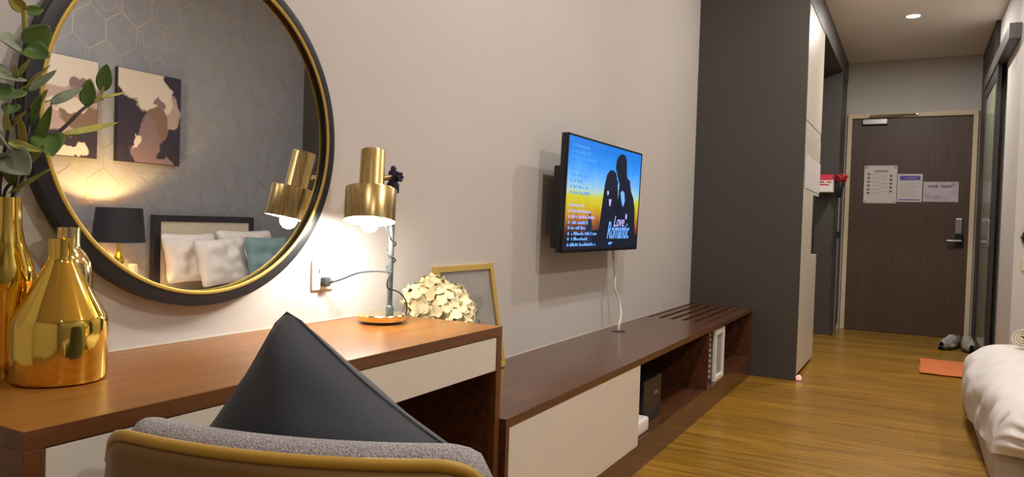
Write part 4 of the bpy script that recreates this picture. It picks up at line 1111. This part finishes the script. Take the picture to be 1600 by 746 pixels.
# ------------------------------------------------------------------ bed
BY0, BY1 = 3.50, 5.28
def bed():
    t = thing('bed', 'low bed with a cream covered base and dark framed headboard', 'bed', (1.45, 4.4, 0))
    m = MB(); m.box(0.318, 2.53, BY0 + 0.03, BY1 - 0.03, 0.001, 0.20, bev=0.012, seg=3); m.build('base', MT['linen_base'], t, smooth=40)
    m = MB(); m.box(0.36, 2.53, BY0 + 0.06, BY1 - 0.06, 0.2005, 0.335, bev=0.04, seg=4); m.build('mattress', MT['linen'], t, smooth=40)
    m = MB()
    y0, y1, z1 = 3.79, 4.80, 0.99
    m.box(2.535, 2.585, y0, y0 + 0.062, 0.05, z1, bev=0.003); m.box(2.535, 2.585, y1 - 0.052, y1, 0.05, z1, bev=0.003); m.box(2.535, 2.585, y0 + 0.06, y1 - 0.05, z1 - 0.052, z1, bev=0.003)
    hb = m.build('headboard_frame', MT['headboard'], t)
    m = MB(); m.box(2.545, 2.58, y0 + 0.06, y1 - 0.05, 0.05, z1 - 0.05); m.build('headboard_panel', MT['headpanel'], t)
bed()
def duvet():
    m = MB()
    n, k = 120, 90
    def sm(t): t = max(0.0, min(1.0, t)); return t * t * (3 - 2 * t)
    VN = 0.24                                        # share of v that hangs over the near side
    RZ = 0.13; YN = BY0 - 0.012
    zt = 0.410
    def body(u, y):
        far = max(0.0, 1 - (BY1 - y) / 0.20); near = max(0.0, 1 - (y - YN) / 0.10)
        zt2 = zt - 0.15 * far ** 2 - 0.05 * near ** 2
        t_y = max(0.0, min(1.0, (y - YN) / (BY1 - YN)))
        hem_f = 0.010 + 0.155 * (1 - t_y) ** 0.9
        if u < 0.30: x = 0.306; z = hem_f + (zt2 - RZ - hem_f) * u / 0.30
        elif u < 0.48:
            th = (u - 0.30) / 0.18 * PI / 2; x = 0.306 + 0.17 * (1 - math.cos(th)); z = zt2 - RZ + RZ * math.sin(th)
        else: x = 0.476 + (u - 0.48) / 0.52 * 1.42; z = zt2
        bump = math.sin(PI * max(0.0, min(1.0, z / zt))) ** 0.8
        bf = 0.034 * math.exp(-((t_y - 0.62) / 0.30) ** 2) + 0.006
        if u < 0.48:
            k_ = 1.0 if u < 0.30 else 1 - sm((u - 0.30) / 0.18)
            x -= bf * bump * k_
            x += 0.016 * math.exp(-((y - YN - 0.22) / 0.06) ** 2) * bump * k_
            x -= 0.006 * math.sin(y * 17 + z * 14 + 3 * noise.noise(Vector((y * 4, z * 5, 0)))) * k_ * bump
        return x, z
    def crumple(x, y, z):
        n1 = noise.noise(Vector((x * 6, y * 4.5, z * 7))) * 0.012 + noise.noise(Vector((x * 14 + 3, y * 9, z * 12))) * 0.007
        n2 = abs(noise.noise(Vector((x * 9 + 7, y * 7, z * 9)))) * 0.010
        return n1 - n2
    def fn(u, v):
        y = YN + (BY1 - YN) * v
        x, z = body(u, y)
        wr = crumple(x, y, z)
        return Vector((x - wr * 0.5, y, max(0.006, z + wr * 0.6)))
    m.grid(fn, n, k)
    def fn2(u, v):
        x, z0 = body(0.30 + 0.70 * u, YN)
        wr = crumple(x, YN, z0)
        hem_n = 0.165 - 0.13 * sm((x - 0.40) / 0.10)
        zz = z0 + wr * 0.6
        z = zz + (hem_n - zz) * v
        e = sm((x - 0.306) / 0.06)
        y = YN - e * (0.055 * math.sin(PI * min(1.0, 0.95 * v)) ** 0.7 + 0.035 * sm((x - 0.40) / 0.06) * v)
        y -= e * 0.011 * math.sin((x * 0.5 + z * 1.3) * 75 + 4 * noise.noise(Vector((x * 8, z * 8, 2)))) * math.sin(PI * v)
        P = Vector((x - wr * 0.5 * (1 - v), y, max(0.006, z)))
        if e < 1:                                     # meets the edge of the foot panel
            P0 = fn(0.30 * (1 - v), 0.0)
            P = P0.lerp(P, e)
        return P
    m.grid(fn2, 90, 36)
    bmesh.ops.remove_doubles(m.bm, verts=m.bm.verts, dist=0.002)
    o = m.build('duvet', MT['linen'], smooth=80)
    md = o.modifiers.new('solid', 'SOLIDIFY'); md.thickness = 0.014; md.offset = -1
    tag(o, 'white rumpled duvet spread over the bed and hanging over its foot', 'duvet')
duvet()
def towel():
    cx, cy, cz, R = 0.545, 4.90, 0.474, 0.054
    t = thing('rolled_towel', 'cream rolled towel with a spiral end lying on the white duvet', 'towel', (cx, cy, cz - R))
    m = MB()
    pts = []
    N_ = 90
    turns = 3.4
    def sp(k, off):
        a = k * turns * 2 * PI
        r = 0.006 + (R - 0.010) * k + off
        return Vector((cx + r * math.cos(a + 2.6), cy, cz + r * math.sin(a + 2.6)))
    d = Vector((0.55, 0.83, 0)).normalized() * 0.30
    inner = [sp(i / N_, -0.0045) for i in range(N_ + 1)]; outer = [sp(i / N_, 0.0045) for i in range(N_ + 1)]
    ring = inner + outer[::-1]
    A = [m.bm.verts.new(p) for p in ring]; Bv = [m.bm.verts.new(p + d) for p in ring]
    nn = len(ring)
    for i in range(nn): m.bm.faces.new((A[i], A[(i + 1) % nn], Bv[(i + 1) % nn], Bv[i]))
    for i in range(N_):
        m.bm.faces.new((A[i], A[i + 1], A[nn - 2 - i], A[nn - 1 - i])); m.bm.faces.new((Bv[i], Bv[nn - 1 - i], Bv[nn - 2 - i], Bv[i + 1]))
    m.build('towel_roll', MT['towel'], t, smooth=50)
towel()

# pillows on the bed (seen in the mirror)
XN = Vector((-1, 0, 0)); YA = Vector((0, 1, 0))
def bed_pillow(yc, zc, x, w_, h_, th, seed, material, label, name='pillow', group=None, rot=0.0, lean_=0.25):
    Z = Vector((lean_, 0, 1)).normalized()
    Yn = Vector((-Z.z, 0, Z.x))
    o = pillow(name, (x, yc, zc), (YA, Yn, Z), w_, h_, th, seed, material, rot=rot, pinch=0.07, wr=0.022)
    tag(o, label, 'pillow', group)
bed_pillow(4.06, 0.645, 2.43, 0.52, 0.42, 0.13, 1.0, MT['linen'], 'white pillow at the bedside lamp end of the headboard', group='white bed pillows')
bed_pillow(4.64, 0.665, 2.43, 0.62, 0.44, 0.13, 5.0, MT['linen'], 'white pillow behind the teal cushion', group='white bed pillows')
bed_pillow(4.22, 0.62, 2.245, 0.50, 0.40, 0.14, 9.0, MT['linen'], 'white pillow in front, between the other white pillow and the teal cushion', group='white bed pillows', rot=0.06)
bed_pillow(4.61, 0.625, 2.13, 0.48, 0.42, 0.14, 12.0, MT['teal'], 'teal square cushion on the bed seen in the mirror', name='teal_cushion')

# ------------------------------------------------------------------ bedside: table, lamp, small things
def bedside():
    t = thing('bedside_table', 'pale bedside table under the black-shaded lamp', 'table', (2.36, 3.23, 0))
    m = MB(); m.box(2.12, 2.595, 3.00, 3.47, 0.475, 0.50, bev=0.003); m.build('table_top', MT['white_lam'], t)
    m = MB(); m.box(2.14, 2.59, 3.02, 3.45, 0.12, 0.474); m.build('cabinet_body', MT['cream_lam'], t)
    m = MB(); m.box(2.125, 2.139, 3.03, 3.44, 0.30, 0.465, bev=0.002); d = m.build('drawer', MT['cream_lam'], t)
    m = MB(); m.sphere((2.115, 3.235, 0.38), 0.012, 12); m.build('knob', MT['gold_rim'], d, smooth=60)
    for a in (2.16, 2.57):
        for b in (3.04, 3.43):
            m = MB(); m.tube([(a, b, 0.12), (a, b, 0.0005)], 0.015, 10); m.build('leg', MT['wood_dark'], t, smooth=50)
    cx, cy, zb = 2.34, 3.365, 0.5005
    t = thing('bedside_lamp', 'bedside lamp with black tapered shade and gold base', 'lamp', (cx, cy, zb))
    m = MB(); m.lathe([(0.0, 0), (0.06, 0), (0.06, 0.012), (0.02, 0.02), (0.016, 0.05), (0.035, 0.09), (0.045, 0.125), (0.035, 0.165), (0.016, 0.20), (0.012, 0.24), (0.014, 0.42)], (cx, cy, zb), 28, cap0=False)
    m.build('base', MT['gold'], t, smooth=50)
    m = MB(); m.lathe([(0.180, 0.0), (0.155, 0.253)], (cx, cy, 0.784), 40, cap0=False, cap1=False); sh = m.build('shade', MT['lampshade'], t, smooth=50)
    m = MB(); m.lathe([(0.1785, 0.0), (0.1535, 0.253)], (cx, cy, 0.784), 40, cap0=False, cap1=False); m.build('shade_lining', MT['shade_gold'], sh, smooth=50)
    m = MB()
    for a in range(3):
        th = a * 2 * PI / 3; m.tube([(cx, cy, 0.80), (cx + 0.177 * math.cos(th), cy + 0.177 * math.sin(th), 0.80)], 0.002, 6)
    m.build('shade_ring', MT['gold_rim'], t)
    m = MB(); m.sphere((cx, cy, 0.945), 0.024, 16, (1, 1, 1.25)); m.build('bulb', MT['bulb_bed'], t, smooth=60)
    m = MB(); m.box(2.26, 2.33, 3.435, 3.465, 0.5005, 0.71 - 0.09, bev=0.003); tag(m.build('white_box', MT['white_plastic']), 'small white box beside the bedside lamp base', 'box')
bedside()

# ------------------------------------------------------------------ two canvases on the wallpaper
def canvas(y0, y1, label, seed, blobs):
    z0, z1 = 1.395, 2.112
    pm = bpy.data.materials.new('cloud_painting'); pm.use_nodes = True
    nt = pm.node_tree; N = nt.nodes.new; L = nt.links; bs = nt.nodes['Principled BSDF']; bs.inputs['Roughness'].default_value = 0.7
    tc = N('ShaderNodeTexCoord')
    nz = N('ShaderNodeTexNoise'); nz.inputs['Scale'].default_value = 4.5; nz.inputs['Detail'].default_value = 6; L.new(tc.outputs['Generated'], nz.inputs['Vector'])
    sb = N('ShaderNodeVectorMath'); sb.operation = 'SUBTRACT'; L.new(nz.outputs['Color'], sb.inputs[0]); sb.inputs[1].default_value = (0.5, 0.5, 0.5)
    sc_ = N('ShaderNodeVectorMath'); sc_.operation = 'SCALE'; L.new(sb.outputs[0], sc_.inputs[0]); sc_.inputs['Scale'].default_value = 0.30
    ad = N('ShaderNodeVectorMath'); ad.operation = 'ADD'; L.new(tc.outputs['Generated'], ad.inputs[0]); L.new(sc_.outputs[0], ad.inputs[1])
    last = None
    for (cy, cz, ry, rz, c_) in blobs:
        mp = N('ShaderNodeMapping'); mp.vector_type = 'POINT'
        mp.inputs['Location'].default_value = (0, -cy / ry, -cz / rz); mp.inputs['Scale'].default_value = (0, 1 / ry, 1 / rz)
        L.new(ad.outputs[0], mp.inputs[0])
        ln = N('ShaderNodeVectorMath'); ln.operation = 'LENGTH'; L.new(mp.outputs[0], ln.inputs[0])
        rp = N('ShaderNodeMapRange'); rp.inputs[1].default_value = 0.94; rp.inputs[2].default_value = 1.04; rp.inputs[3].default_value = 1; rp.inputs[4].default_value = 0
        L.new(ln.outputs['Value'], rp.inputs[0])
        mx = N('ShaderNodeMix'); mx.data_type = 'RGBA'
        L.new(rp.outputs[0], mx.inputs[0])
        if last is None: mx.inputs[6].default_value = blobs_bg
        else: L.new(last, mx.inputs[6])
        mx.inputs[7].default_value = c_
        last = mx.outputs[2]
    L.new(last, bs.inputs['Base Color'])
    t = thing('canvas_picture', label, 'picture', (2.58, (y0 + y1) / 2, z0), 'cloud canvases on the wallpapered wall')
    m = MB(); m.box(2.562, 2.599, y0, y1, z0, z1, bev=0.002); m.build('stretcher', MT['black'], t)
    m = MB(); m.box(2.5605, 2.5617, y0 + 0.004, y1 - 0.004, z0 + 0.004, z1 - 0.004); m.build('painting', pm, t)
blobs_bg = (0.018, 0.013, 0.028, 1)
CR = (0.52, 0.47, 0.40, 1); PK = (0.34, 0.25, 0.23, 1); BR = (0.16, 0.10, 0.07, 1); MV = (0.17, 0.115, 0.125, 1); NV = (0.018, 0.013, 0.028, 1)
# seen in the mirror the far (larger y) side is on the right
canvas(3.477, 4.028, 'cream cloud and dark plume painting on canvas, nearer the bed corner', 1,
       [(0.28, 0.98, 0.42, 0.28, CR), (0.52, 0.78, 0.30, 0.26, CR), (0.78, 0.60, 0.20, 0.20, PK), (0.72, 0.72, 0.14, 0.16, CR), (0.60, 0.42, 0.20, 0.18, BR), (0.48, 0.26, 0.18, 0.22, MV), (0.42, 0.12, 0.22, 0.16, MV), (0.30, 0.22, 0.07, 0.07, CR), (0.62, 0.66, 0.10, 0.07, MV), (0.70, 0.0, 0.16, 0.06, MV)])
canvas(2.78, 3.327, 'cream sky and folded brown cloud painting on canvas behind the leaves', 2,
       [(0.45, 0.92, 0.80, 0.40, CR), (0.80, 0.66, 0.22, 0.14, MV), (0.50, 0.45, 0.60, 0.24, PK), (0.75, 0.42, 0.26, 0.16, BR), (0.60, 0.50, 0.25, 0.07, CR), (0.60, 0.06, 0.25, 0.07, CR)])
